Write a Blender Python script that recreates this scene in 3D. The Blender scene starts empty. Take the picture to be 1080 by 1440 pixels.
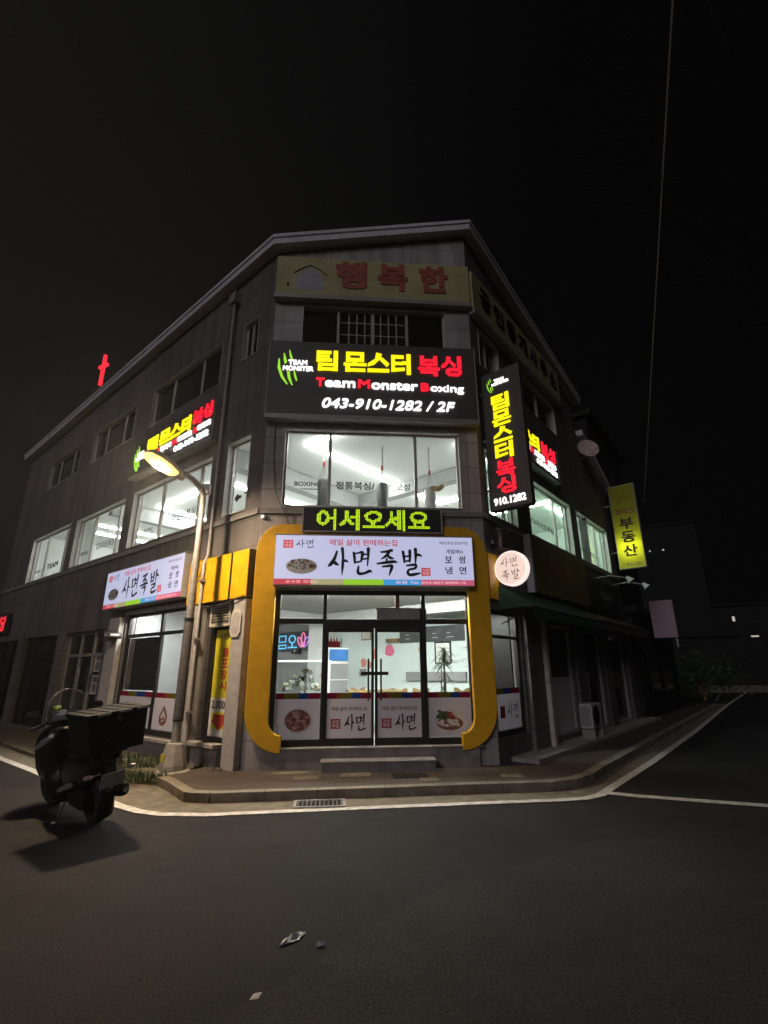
import bpy, bmesh, math, random
from mathutils import Vector, Matrix
random.seed(11)
S = bpy.context.scene
COL = S.collection

# ------------------------------------------------------------------ camera
cam = bpy.data.cameras.new('camera')
cam.sensor_fit = 'VERTICAL'; cam.sensor_height = 24.0; cam.lens = 690.0 / 1440.0 * 24.0
cam.clip_end = 600; cam.clip_start = .05
cam_ob = bpy.data.objects.new('camera', cam); COL.objects.link(cam_ob)
_rt = Vector((.99998629, .00160061, -.00498532)); _up = Vector((.00523596, -.30569111, .95211634)); _fw = Vector((0, .95212939, .3056953))
cam_ob.matrix_world = Matrix(((_rt.x, _up.x, -_fw.x, 0), (_rt.y, _up.y, -_fw.y, 0), (_rt.z, _up.z, -_fw.z, 1.8), (0, 0, 0, 1)))
S.camera = cam_ob

# ------------------------------------------------------------------ night sky, city glow, added fill light, exposure
W = bpy.data.worlds.new('World'); S.world = W; W.use_nodes = True
nt = W.node_tree; nt.nodes.clear()
w_out = nt.nodes.new('ShaderNodeOutputWorld'); w_bg = nt.nodes.new('ShaderNodeBackground')
w_tc = nt.nodes.new('ShaderNodeTexCoord'); w_sep = nt.nodes.new('ShaderNodeSeparateXYZ')
w_rng = nt.nodes.new('ShaderNodeMapRange'); w_mix = nt.nodes.new('ShaderNodeMixRGB')
w_rng.inputs['From Min'].default_value = .25; w_rng.inputs['From Max'].default_value = -.75
w_mix.inputs[1].default_value = (.0011, .0011, .0012, 1); w_mix.inputs[2].default_value = (.0085, .0083, .0076, 1)
nt.links.new(w_tc.outputs['Generated'], w_sep.inputs[0]); nt.links.new(w_sep.outputs['X'], w_rng.inputs['Value'])
nt.links.new(w_rng.outputs[0], w_mix.inputs[0]); nt.links.new(w_mix.outputs[0], w_bg.inputs['Color'])
w_bg.inputs['Strength'].default_value = 1.0
nt.links.new(w_bg.outputs[0], w_out.inputs[0])
sun = bpy.data.lights.new('fill_sun', 'SUN'); sun.energy = .42; sun.angle = math.radians(25); sun.color = (1.0, .93, 1.0)  # soft fill added in place of unseen street lighting behind the camera
sun_ob = bpy.data.objects.new('fill_sun', sun); COL.objects.link(sun_ob)
sun_ob.rotation_euler = Vector((-.40, -.80, .45)).to_track_quat('Z', 'Y').to_euler()
S.view_settings.view_transform = 'Standard'; S.view_settings.look = 'None'
S.view_settings.exposure = 0; S.view_settings.gamma = 1
S.cycles.use_denoising = True
S.cycles.max_bounces = 8; S.cycles.diffuse_bounces = 4; S.cycles.transparent_max_bounces = 12
S.cycles.sample_clamp_indirect = 6.0

# ------------------------------------------------------------------ frames (x right, y into the wall, z up)
def frame(o, x, y):
    return Matrix(((x[0], y[0], 0, o[0]), (x[1], y[1], 0, o[1]), (0, 0, 1, 0), (0, 0, 0, 1)))
A = math.radians(4.5); ca, sa = math.cos(A), math.sin(A)
PL0 = (-2.5535, 9.5895); PR0 = (2.0922, 9.9551)
FF = frame(PL0, (ca, sa), (-sa, ca))                 # chamfered front
FL = frame(PL0, (.775, -.632), (.632, .775))         # side street facade: x runs negative away from the corner
FR = frame(PR0, (.63, .777), (-.777, .63))           # other side facade: x runs away from the corner
FW = Matrix.Identity(4)
def wp(fr, x, y, z=0): return fr @ Vector((x, y, z))

# ------------------------------------------------------------------ materials
def mat(name, col, rough=.6, metal=0., var=.12, scale=6., bump=0., bscale=60., spec=.5, emit=None, estr=0., coat=0.):
    m = bpy.data.materials.new(name); m.use_nodes = True
    n = m.node_tree.nodes; l = m.node_tree.links; b = n['Principled BSDF']
    b.inputs['Roughness'].default_value = rough; b.inputs['Metallic'].default_value = metal
    b.inputs['Specular IOR Level'].default_value = spec; b.inputs['Coat Weight'].default_value = coat
    tc = n.new('ShaderNodeTexCoord')
    if var > 0:
        no = n.new('ShaderNodeTexNoise'); no.inputs['Scale'].default_value = scale; no.inputs['Detail'].default_value = 6
        l.new(tc.outputs['Object'], no.inputs['Vector'])
        mr = n.new('ShaderNodeMapRange'); mr.inputs['From Min'].default_value = .3; mr.inputs['From Max'].default_value = .7
        mr.inputs['To Min'].default_value = 1 - var; mr.inputs['To Max'].default_value = 1 + var
        l.new(no.outputs[0], mr.inputs['Value'])
        mx = n.new('ShaderNodeVectorMath'); mx.operation = 'SCALE'; mx.inputs[0].default_value = col
        l.new(mr.outputs[0], mx.inputs['Scale']); l.new(mx.outputs[0], b.inputs['Base Color'])
    else:
        b.inputs['Base Color'].default_value = (*col, 1)
    if bump > 0:
        nb = n.new('ShaderNodeTexNoise'); nb.inputs['Scale'].default_value = bscale; nb.inputs['Detail'].default_value = 4
        l.new(tc.outputs['Object'], nb.inputs['Vector'])
        bp = n.new('ShaderNodeBump'); bp.inputs['Strength'].default_value = bump; bp.inputs['Distance'].default_value = .02
        l.new(nb.outputs[0], bp.inputs['Height']); l.new(bp.outputs[0], b.inputs['Normal'])
    if emit:
        b.inputs['Emission Color'].default_value = (*emit, 1); b.inputs['Emission Strength'].default_value = estr
    return m

def glow(name, col, strength):
    m = bpy.data.materials.new(name); m.use_nodes = True
    n = m.node_tree.nodes; b = n['Principled BSDF']
    b.inputs['Base Color'].default_value = (*[min(.8, c * .6 + .02) for c in col], 1); b.inputs['Roughness'].default_value = .4
    b.inputs['Emission Color'].default_value = (*col, 1); b.inputs['Emission Strength'].default_value = strength
    return m

def brick_mat(name, c1, c2, mortar, w, h, gap, axes='xz', rough=.7, offset=0., var=.15, bump=.25, dirt=.25):
    m = bpy.data.materials.new(name); m.use_nodes = True
    n = m.node_tree.nodes; l = m.node_tree.links; b = n['Principled BSDF']; b.inputs['Roughness'].default_value = rough
    tc = n.new('ShaderNodeTexCoord'); sp = n.new('ShaderNodeSeparateXYZ'); cb = n.new('ShaderNodeCombineXYZ')
    l.new(tc.outputs['Object'], sp.inputs[0]); l.new(sp.outputs['X'], cb.inputs[0]); l.new(sp.outputs['Z' if axes == 'xz' else 'Y'], cb.inputs[1])
    br = n.new('ShaderNodeTexBrick'); br.offset = offset; br.inputs['Scale'].default_value = 1.0
    br.inputs['Brick Width'].default_value = w; br.inputs['Row Height'].default_value = h; br.inputs['Mortar Size'].default_value = gap
    br.inputs['Color1'].default_value = (*c1, 1); br.inputs['Color2'].default_value = (*c2, 1); br.inputs['Mortar'].default_value = (*mortar, 1)
    l.new(cb.outputs[0], br.inputs['Vector'])
    no = n.new('ShaderNodeTexNoise'); no.inputs['Scale'].default_value = 90; no.inputs['Detail'].default_value = 3
    l.new(tc.outputs['Object'], no.inputs['Vector'])
    n2 = n.new('ShaderNodeTexNoise'); n2.inputs['Scale'].default_value = .9; n2.inputs['Detail'].default_value = 7; n2.inputs['Roughness'].default_value = .65
    l.new(tc.outputs['Object'], n2.inputs['Vector'])
    r1 = n.new('ShaderNodeMapRange'); r1.inputs['From Min'].default_value = .3; r1.inputs['From Max'].default_value = .7; r1.inputs['To Min'].default_value = 1 - var; r1.inputs['To Max'].default_value = 1 + var
    r2 = n.new('ShaderNodeMapRange'); r2.inputs['From Min'].default_value = .35; r2.inputs['From Max'].default_value = .7; r2.inputs['To Min'].default_value = 1 - dirt; r2.inputs['To Max'].default_value = 1 + dirt * .4
    l.new(no.outputs[0], r1.inputs['Value']); l.new(n2.outputs[0], r2.inputs['Value'])
    mm = n.new('ShaderNodeMath'); mm.operation = 'MULTIPLY'; l.new(r1.outputs[0], mm.inputs[0]); l.new(r2.outputs[0], mm.inputs[1])
    if axes == 'xz':
        mp = n.new('ShaderNodeMapping'); mp.inputs['Scale'].default_value = (3.2, 3.2, .16); l.new(tc.outputs['Object'], mp.inputs[0])
        n3 = n.new('ShaderNodeTexNoise'); n3.inputs['Scale'].default_value = 1.0; n3.inputs['Detail'].default_value = 5; l.new(mp.outputs[0], n3.inputs['Vector'])
        r3 = n.new('ShaderNodeMapRange'); r3.inputs['From Min'].default_value = .42; r3.inputs['From Max'].default_value = .66; r3.inputs['To Min'].default_value = 1.06; r3.inputs['To Max'].default_value = .66
        l.new(n3.outputs[0], r3.inputs['Value']); m4 = n.new('ShaderNodeMath'); m4.operation = 'MULTIPLY'; l.new(mm.outputs[0], m4.inputs[0]); l.new(r3.outputs[0], m4.inputs[1]); mm = m4
    vs = n.new('ShaderNodeVectorMath'); vs.operation = 'SCALE'; l.new(br.outputs['Color'], vs.inputs[0]); l.new(mm.outputs[0], vs.inputs['Scale'])
    l.new(vs.outputs[0], b.inputs['Base Color'])
    bp = n.new('ShaderNodeBump'); bp.inputs['Strength'].default_value = bump; bp.inputs['Distance'].default_value = .01; bp.invert = True
    l.new(br.outputs['Fac'], bp.inputs['Height']); l.new(bp.outputs[0], b.inputs['Normal'])
    return m

def glass_mat(name, tint=(.93, .96, .95), refl=.9, rough=.02):
    m = bpy.data.materials.new(name); m.use_nodes = True
    n = m.node_tree.nodes; l = m.node_tree.links; n.remove(n['Principled BSDF'])
    t = n.new('ShaderNodeBsdfTransparent'); t.inputs[0].default_value = (*tint, 1)
    g = n.new('ShaderNodeBsdfGlossy'); g.inputs['Roughness'].default_value = rough; g.inputs[0].default_value = (refl, refl, refl, 1)
    f = n.new('ShaderNodeFresnel'); ge = n.new('ShaderNodeNewGeometry'); ir = n.new('ShaderNodeMapRange'); ir.inputs['To Min'].default_value = 1.45; ir.inputs['To Max'].default_value = 1 / 1.45
    l.new(ge.outputs['Backfacing'], ir.inputs['Value']); l.new(ir.outputs[0], f.inputs[0])
    mx = n.new('ShaderNodeMixShader'); l.new(f.outputs[0], mx.inputs[0]); l.new(t.outputs[0], mx.inputs[1]); l.new(g.outputs[0], mx.inputs[2])
    l.new(mx.outputs[0], n['Material Output'].inputs[0])
    return m

def film_mat(name, col, trans=.5):
    m = bpy.data.materials.new(name); m.use_nodes = True
    n = m.node_tree.nodes; l = m.node_tree.links; n.remove(n['Principled BSDF'])
    d = n.new('ShaderNodeBsdfDiffuse'); d.inputs[0].default_value = (*col, 1)
    t = n.new('ShaderNodeBsdfTranslucent'); t.inputs[0].default_value = (*col, 1)
    mx = n.new('ShaderNodeMixShader'); mx.inputs[0].default_value = trans
    l.new(d.outputs[0], mx.inputs[1]); l.new(t.outputs[0], mx.inputs[2]); l.new(mx.outputs[0], n['Material Output'].inputs[0])
    return m

M = {}
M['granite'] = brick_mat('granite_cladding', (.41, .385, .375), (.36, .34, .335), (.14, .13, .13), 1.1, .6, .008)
M['granite_dimmed'] = brick_mat('granite_cladding_dimmed', (.15, .135, .13), (.125, .115, .11), (.055, .05, .05), 1.1, .6, .008)  # same granite, with the dimmer light of the side facades put into its colour
M['granite_base'] = mat('granite_plinth', (.22, .205, .2), .7, var=.2, scale=5, bump=.15)
M['stone_trim'] = mat('stone_trim', (.36, .335, .32), .65, var=.12, scale=9)
M['roof_metal'] = mat('painted_roof_trim', (.62, .59, .63), .45, var=.12, scale=3)
M['soffit'] = mat('soffit', (.42, .41, .41), .6, var=.1)
M['frame'] = mat('aluminium_window_frame', (.44, .41, .38), .4, .2, var=.08)
M['reveal'] = mat('painted_window_reveal', (.55, .53, .5), .6, var=.08)
M['frame_dark'] = mat('dark_shopfront_frame', (.018, .016, .016), .35, .2, var=.15)
M['frame_brown'] = mat('brown_metal', (.09, .035, .025), .45, .1)
M['glass'] = glass_mat('window_glass')
M['glass_green'] = glass_mat('greenish_window_glass', (.78, .93, .84))
M['dark_glass'] = mat('dark_window_glass', (.012, .014, .014), .08, 0, var=.3, scale=2, spec=.6)
M['white_int'] = mat('white_interior_paint', (.78, .8, .78), .7, var=.04, scale=1.5)
M['mint'] = mat('mint_interior_paint', (.68, .78, .76), .7, var=.04, scale=1.5)
M['grey_int'] = mat('grey_interior_paint', (.27, .27, .28), .7, var=.08, scale=2)
M['beam'] = mat('grey_beam_paint', (.33, .34, .34), .7, var=.05)
M['ceil'] = mat('ceiling_board', (.72, .74, .72), .8, var=.05, scale=1.2)
M['floor_int'] = mat('interior_floor', (.5, .46, .42), .5, var=.1)
M['tube'] = glow('led_tube_light', (1, .985, .95), 54.0)
M['panel_light'] = glow('ceiling_panel_light', (1, .99, .95), 170.0)
M['yellow'] = mat('yellow_panel_paint', (.7, .38, .006), .4, var=.1, scale=5, coat=.2)
M['sign_black'] = mat('sign_face_black', (.07, .064, .063), .5, var=.12, scale=2)
M['sign_side'] = mat('sign_case_metal', (.3, .29, .28), .45, .3, var=.1)
M['sign_cream'] = mat('faded_yellow_sign', (.40, .37, .17), .6, var=.18, scale=1.6)
M['sign_red'] = mat('faded_red_letter', (.36, .075, .05), .55, var=.2, scale=4)
M['sign_white'] = mat('faded_white_patch', (.36, .36, .42), .6, var=.12, scale=4)
M['letter_dark'] = mat('black_letter', (.008, .008, .009), .5, var=0)
M['g_yellow'] = glow('lit_yellow_letter', (1, .86, .004), 1.15)
M['g_red'] = glow('lit_red_letter', (1, .012, .035), 1.1)
M['g_white'] = glow('lit_white_letter', (1, .95, .97), 1.5)
M['g_green'] = glow('lit_green_claw', (.42, .95, .04), .8)
M['g_led'] = glow('led_matrix_dot', (.62, .95, .01), 1.0)
M['g_panel'] = glow('backlit_sign_panel', (.50, .52, .74), .88)
M['g_pred'] = glow('backlit_red_print', (.52, .06, .08), .75)
M['g_ppink'] = glow('backlit_pink_strip', (.62, .12, .2), .75)
M['g_polive'] = glow('backlit_olive_strip', (.46, .42, .22), .7)
M['g_pgreen'] = glow('backlit_green_strip', (.3, .62, .03), .8)
M['g_pblue'] = glow('backlit_blue_strip', (.05, .34, .72), .8)
M['g_pink_lt'] = glow('backlit_pale_print', (.9, .55, .62), .8)
M['print_grey'] = mat('printed_dish_grey', (.16, .15, .15), .6, var=.5, scale=30)
M['letter_film'] = mat('dark_window_lettering', (.03, .03, .032), .6, var=0)
M['print_grey2'] = mat('printed_dish_light', (.55, .55, .58), .6, var=.3, scale=30)
M['print_black'] = mat('printed_black', (.01, .01, .012), .6, var=0)
M['g_round'] = glow('backlit_round_sign', (1, .76, .66), .82)
M['g_rim'] = glow('lit_round_rim', (1, .85, .78), 1.0)
M['film'] = film_mat('white_window_film', (.76, .72, .77), .45)
for k, c in dict(crimson=(.28, .012, .05), orange=(.3, .1, .03), olive=(.19, .17, .015), blue=(.015, .07, .3)).items():
    M['f_' + k] = film_mat('film_' + k, c, .4)
M['f_red'] = film_mat('film_red_stamp', (.45, .06, .07), .35)
M['meat'] = mat('printed_meat', (.2, .06, .055), .6, var=.6, scale=25)
M['meat2'] = mat('printed_meat_light', (.42, .24, .2), .6, var=.4, scale=25)
M['plate_print'] = mat('printed_plate', (.62, .6, .58), .6, var=.1)
M['leaf_print'] = mat('printed_leaf', (.035, .08, .02), .6, var=.5, scale=30)
M['red_print'] = mat('printed_red', (.3, .02, .025), .6, var=.3, scale=30)
M['poster_y'] = mat('yellow_poster', (.62, .55, .02), .6, var=.08)
M['poster_w'] = mat('white_poster', (.6, .58, .56), .6, var=.06)
M['poster_r'] = mat('red_poster_ink', (.42, .04, .02), .6, var=.1)
M['steel'] = mat('galvanised_steel', (.33, .31, .29), .5, .35, var=.15, scale=12)
M['pole_wrap'] = mat('dark_pole_wrap', (.1, .09, .09), .75, var=.25, scale=18, bump=.3)
M['concrete'] = mat('concrete', (.34, .31, .28), .85, var=.2, scale=7, bump=.3)
M['lens'] = glow('street_lamp_lens', (1, .76, .50), 2000.0)
M['lamp_glow'] = glow('amber_glow_ring', (1, .58, .14), 2.6)  # glare round the lamp, put into an added glowing ring
M['louver'] = mat('cream_louver', (.5, .45, .38), .55, var=.1)
M['plaque'] = mat('pale_plaque', (.5, .47, .42), .5, var=.12, scale=20)
M['awning'] = mat('green_awning_cloth', (.012, .06, .035), .7, var=.25, scale=5)
M['awning2'] = mat('brown_awning_cloth', (.07, .05, .045), .75, var=.2, scale=5)
M['olive_sign'] = mat('dull_olive_sign', (.17, .12, .03), .6, var=.25, scale=2.5)
M['duct'] = mat('dark_duct_metal', (.06, .045, .05), .4, .5, var=.2)
M['ac_white'] = mat('aged_white_plastic', (.45, .44, .43), .5, var=.12)
M['mauve'] = mat('mauve_sign_face', (.36, .25, .29), .6, var=.08)
M['dish'] = mat('pinkish_dish', (.55, .42, .38), .6, var=.06)
M['bldg_dark'] = mat('far_building_render', (.02, .019, .019), .85, var=.2, scale=.8, spec=.2)
M['bike_black'] = mat('black_scooter_paint', (.005, .005, .006), .25, 0, var=.1, coat=.3)
M['bike_matte'] = mat('black_scooter_plastic', (.006, .006, .0065), .6, var=.15, spec=.3)
M['rubber'] = mat('tyre_rubber', (.012, .012, .012), .8, var=.2, bump=.2)
M['chrome'] = mat('chrome', (.65, .64, .66), .16, 1.0, var=0)
M['bike_silver'] = mat('silver_scooter_paint', (.3, .3, .34), .3, .5, var=.05)
M['screen'] = glass_mat('clear_windshield', (.7, .7, .72), .95, .45)
M['plate_bike'] = mat('number_plate', (.4, .42, .45), .5, var=.1, scale=30)
M['red_lens'] = mat('red_tail_lens', (.06, .004, .004), .15, var=0, coat=.5)
M['amber_lens'] = mat('amber_lens', (.5, .35, .3), .12, var=0, coat=.5)
M['neon_blue'] = glow('blue_neon', (.16, .62, 1), 1.0)
M['neon_pink'] = glow('pink_neon', (1, .25, .5), 1.0)
M['neon_violet'] = glow('violet_neon', (.55, .3, 1), 1.0)
M['neon_red'] = glow('red_neon', (1, .03, .05), 1.1)
M['far_lamp'] = glow('far_window_light', (1, .93, .85), .42)
M['foliage'] = mat('dark_leaf', (.035, .06, .022), .6, var=.35, scale=6)
M['foliage2'] = mat('pale_leaf', (.085, .11, .045), .6, var=.35, scale=6)
M['grass'] = mat('grass_blade', (.032, .05, .014), .7, var=.5, scale=3)
M['wood'] = mat('chair_wood', (.26, .17, .07), .5, var=.2)
M['paper'] = mat('dirty_paper', (.6, .56, .52), .8, var=.1)
M['plastic_bag'] = mat('crumpled_plastic', (.5, .53, .55), .35, var=.15)
M['iron'] = mat('cast_iron', (.07, .065, .06), .6, .5, var=.2)
M['mat_dark'] = mat('dark_doormat', (.012, .011, .012), .95, var=.2, scale=30)
M['paint_white'] = mat('worn_road_paint', (.62, .58, .53), .75, var=.28, scale=9)
M['bag'] = mat('punching_bag_leather', (.1, .105, .11), .45, var=.2)
M['bag_light'] = mat('grey_punching_bag', (.36, .37, .37), .5, var=.15)
M['wire'] = mat('cable_sheath', (.05, .05, .05), .6, var=0)
M['wire_grey'] = mat('grey_cable_sheath', (.16, .16, .17), .6, var=0)
M['soil'] = mat('verge_soil', (.105, .085, .05), .95, var=.4, scale=4, bump=.5)
M['kerb'] = mat('mossy_kerb_stone', (.21, .18, .14), .9, var=.35, scale=4, bump=.4)
M['gutter'] = mat('gutter_concrete', (.165, .138, .1), .9, var=.32, scale=5, bump=.35)

def asphalt(name, base):
    m = bpy.data.materials.new(name); m.use_nodes = True
    n = m.node_tree.nodes; l = m.node_tree.links; b = n['Principled BSDF']; b.inputs['Roughness'].default_value = .88; b.inputs['Specular IOR Level'].default_value = .2
    tc = n.new('ShaderNodeTexCoord')
    def noise(sc, det, lo, hi, a, c, rough=.5):
        no = n.new('ShaderNodeTexNoise'); no.inputs['Scale'].default_value = sc; no.inputs['Detail'].default_value = det; no.inputs['Roughness'].default_value = rough
        l.new(tc.outputs['Object'], no.inputs['Vector'])
        r = n.new('ShaderNodeMapRange'); r.inputs['From Min'].default_value = lo; r.inputs['From Max'].default_value = hi
        r.inputs['To Min'].default_value = a; r.inputs['To Max'].default_value = c; l.new(no.outputs[0], r.inputs['Value']); return no, r
    g, gr = noise(60, 5, .34, .66, .3, 1.75, .7)
    _, br = noise(.6, 7, .3, .7, .66, 1.3, .65)
    _, sr = noise(3.2, 4, .55, .75, 1.0, .8)
    m1 = n.new('ShaderNodeMath'); m1.operation = 'MULTIPLY'; l.new(gr.outputs[0], m1.inputs[0]); l.new(br.outputs[0], m1.inputs[1])
    m2 = n.new('ShaderNodeMath'); m2.operation = 'MULTIPLY'; l.new(m1.outputs[0], m2.inputs[0]); l.new(sr.outputs[0], m2.inputs[1])
    vs = n.new('ShaderNodeVectorMath'); vs.operation = 'SCALE'; vs.inputs[0].default_value = base; l.new(m2.outputs[0], vs.inputs['Scale'])
    l.new(vs.outputs[0], b.inputs['Base Color'])
    bp = n.new('ShaderNodeBump'); bp.inputs['Strength'].default_value = .5; bp.inputs['Distance'].default_value = .008
    l.new(g.outputs[0], bp.inputs['Height']); l.new(bp.outputs[0], b.inputs['Normal'])
    return m
M['asphalt'] = asphalt('asphalt', (.027, .0245, .025))
M['asphalt_old'] = asphalt('older_asphalt', (.033, .0305, .0305))
M['paver'] = brick_mat('brick_pavers', (.1, .07, .053), (.074, .054, .043), (.05, .042, .036), .22, .11, .006, 'xy', .85, .5, .25, .4, .4)

# ------------------------------------------------------------------ mesh helpers
class MB:
    def __init__(s): s.v = []; s.f = []
    def add(s, vs, fs, T=None):
        o = len(s.v)
        s.v += [tuple(T @ Vector(p)) if T is not None else tuple(p) for p in vs]
        s.f += [tuple(i + o for i in f) for f in fs]; return s
    def box(s, x0, x1, y0, y1, z0, z1, T=None):
        return s.add([(x0, y0, z0), (x1, y0, z0), (x1, y1, z0), (x0, y1, z0), (x0, y0, z1), (x1, y0, z1), (x1, y1, z1), (x0, y1, z1)],
                     [(0, 3, 2, 1), (4, 5, 6, 7), (0, 1, 5, 4), (1, 2, 6, 5), (2, 3, 7, 6), (3, 0, 4, 7)], T)
    def prism(s, poly, y0, y1, T=None):                      # polygon in x,z pushed along y
        n = len(poly)
        if sum(poly[i][0] * poly[(i + 1) % n][1] - poly[(i + 1) % n][0] * poly[i][1] for i in range(n)) < 0: poly = poly[::-1]
        vs = [(x, y0, z) for x, z in poly] + [(x, y1, z) for x, z in poly]
        return s.add(vs, [tuple(range(n)), tuple(range(2 * n - 1, n - 1, -1))] + [(i, i + n, (i + 1) % n + n, (i + 1) % n) for i in range(n)], T)
    def slab(s, poly, z0, z1, T=None):                       # polygon in x,y between two heights
        n = len(poly)
        if sum(poly[i][0] * poly[(i + 1) % n][1] - poly[(i + 1) % n][0] * poly[i][1] for i in range(n)) < 0: poly = poly[::-1]
        vs = [(x, y, z0) for x, y in poly] + [(x, y, z1) for x, y in poly]
        return s.add(vs, [tuple(range(n - 1, -1, -1)), tuple(range(n, 2 * n))] + [(i, (i + 1) % n, (i + 1) % n + n, i + n) for i in range(n)], T)
    def face(s, pts, T=None): return s.add(pts, [tuple(range(len(pts)))], T)
    def tube(s, pts, r, n=8, T=None, caps=True):
        P = [Vector(p) for p in pts]; R = r if isinstance(r, (list, tuple)) else [r] * len(P)
        vs = []; fs = []; prev = None
        for i, p in enumerate(P):
            d = (P[min(i + 1, len(P) - 1)] - P[max(i - 1, 0)]).normalized()
            if prev is None:
                a = d.orthogonal().normalized()
            else:
                a = (prev - d * prev.dot(d)).normalized()
            prev = a; b = d.cross(a)
            vs += [tuple(p + (a * math.cos(t) + b * math.sin(t)) * R[i]) for t in [2 * math.pi * k / n for k in range(n)]]
        for i in range(len(P) - 1):
            for k in range(n):
                fs.append((i * n + k, i * n + (k + 1) % n, (i + 1) * n + (k + 1) % n, (i + 1) * n + k))
        if caps: fs += [tuple(range(n - 1, -1, -1)), tuple(range((len(P) - 1) * n, len(P) * n))]
        return s.add(vs, fs, T)
    def lathe(s, prof, n=20, T=None):                        # profile of (r, z) round z
        vs = [(r * math.cos(2 * math.pi * k / n), r * math.sin(2 * math.pi * k / n), z) for r, z in prof for k in range(n)]
        fs = [(i * n + k, i * n + (k + 1) % n, (i + 1) * n + (k + 1) % n, (i + 1) * n + k) for i in range(len(prof) - 1) for k in range(n)]
        fs += [tuple(range(n - 1, -1, -1)), tuple(range((len(prof) - 1) * n, len(prof) * n))]
        return s.add(vs, fs, T)
    def loft(s, secs, n=16, T=None):                         # sections (x, y, z, half width, half height[, power]) along x
        vs = []; fs = []
        for c in secs:
            x, y, z, hw, hh = c[:5]; p = c[5] if len(c) > 5 else 2.6
            for k in range(n):
                t = 2 * math.pi * k / n; ct, st = math.cos(t), math.sin(t)
                vs.append((x, y + hw * math.copysign(abs(ct) ** (2 / p), ct), z + hh * math.copysign(abs(st) ** (2 / p), st)))
        for i in range(len(secs) - 1):
            for k in range(n):
                fs.append((i * n + k, i * n + (k + 1) % n, (i + 1) * n + (k + 1) % n, (i + 1) * n + k))
        fs += [tuple(range(n - 1, -1, -1)), tuple(range((len(secs) - 1) * n, len(secs) * n))]
        return s.add(vs, fs, T)

def mesh_ob(name, mb, m, parent=None, smooth=False, bevel=0., seg=2):
    me = bpy.data.meshes.new(name); me.from_pydata(mb.v, [], mb.f); me.materials.append(m)
    if smooth:
        me.polygons.foreach_set('use_smooth', [True] * len(me.polygons))
    bm = bmesh.new(); bm.from_mesh(me)
    if smooth: bmesh.ops.recalc_face_normals(bm, faces=bm.faces)
    bm.to_mesh(me); bm.free(); me.update()
    o = bpy.data.objects.new(name, me); COL.objects.link(o)
    if parent: o.parent = parent
    if bevel:
        b = o.modifiers.new('bevel', 'BEVEL'); b.width = bevel; b.segments = seg; b.limit_method = 'ANGLE'; b.angle_limit = math.radians(40)
    if smooth:
        try: me.set_sharp_from_angle(angle=math.radians(45))
        except Exception: pass
    return o
part = mesh_ob

def tag(o, label=None, cat=None, group=None, kind=None):
    if label: o['label'] = label
    if cat: o['category'] = cat
    if group: o['group'] = group
    if kind: o['kind'] = kind
    return o
def thing(name, label, cat, fr=FW, loc=(0, 0, 0), rz=0., group=None):
    o = bpy.data.objects.new(name, None); o.empty_display_size = .2; COL.objects.link(o)
    o.matrix_world = fr @ Matrix.Translation(loc) @ Matrix.Rotation(rz, 4, 'Z')
    return tag(o, label, cat, group)
def struct(name, mb, m): return tag(mesh_ob(name, mb, m), kind='structure')

def arc(cx, cz, r, a0, a1, n=8): return [(cx + r * math.cos(math.radians(a0 + (a1 - a0) * i / n)), cz + r * math.sin(math.radians(a0 + (a1 - a0) * i / n))) for i in range(n + 1)]
def arc2(cx, cz, rx, rz_, a0, a1, n=8): return [(cx + rx * math.cos(math.radians(a0 + (a1 - a0) * i / n)), cz + rz_ * math.sin(math.radians(a0 + (a1 - a0) * i / n))) for i in range(n + 1)]

# ------------------------------------------------------------------ writing
_tc = {}
def text_raw(body, bold=0., shear=0., depth=0.):
    k = (body, bold, shear, depth)
    if k not in _tc:
        c = bpy.data.curves.new('writing', 'FONT'); c.body = body; c.offset = bold; c.shear = shear; c.extrude = depth; c.resolution_u = 4
        o = bpy.data.objects.new('writing', c); COL.objects.link(o)
        dg = bpy.context.evaluated_depsgraph_get()
        me = bpy.data.meshes.new_from_object(o.evaluated_get(dg))
        vs = [tuple(v.co) for v in me.vertices]; fs = [tuple(p.vertices) for p in me.polygons]
        bpy.data.objects.remove(o); bpy.data.curves.remove(c); bpy.data.meshes.remove(me)
        xs = [v[0] for v in vs]; ys = [v[1] for v in vs]
        _tc[k] = (vs, fs, min(xs), max(xs), min(ys), max(ys))
    return _tc[k]
def text_mb(body, x0, x1, z0, z1, y, bold=0., shear=0., thick=0., mb=None):
    vs, fs, a, b, c, d = text_raw(body, 0., shear, .02 if thick else 0.)
    mb = mb or MB(); g = bold * 1.15; sx = (x1 - x0) / (b - a + 2 * g); sz = (z1 - z0) / (d - c + 2 * g)
    for k, (ox, oz) in enumerate([(0, 0), (-g, -g), (g, g), (-g, g), (g, -g)] if bold > 0 else [(0, 0)]):
        yk = y - k * .0004
        mb.add([(x0 + (v[0] - a + g + ox) * sx, yk - (v[2] + .02) * thick / .04 if thick else yk, z0 + (v[1] - c + g + oz) * sz) for v in vs], fs)
    return mb
def lettering(body, x0, x1, z0, z1, y, m, parent, bold=0., shear=0., thick=0., name='lettering'):
    return part(name, text_mb(body, x0, x1, z0, z1, y, bold, shear, thick), m, parent)

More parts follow.
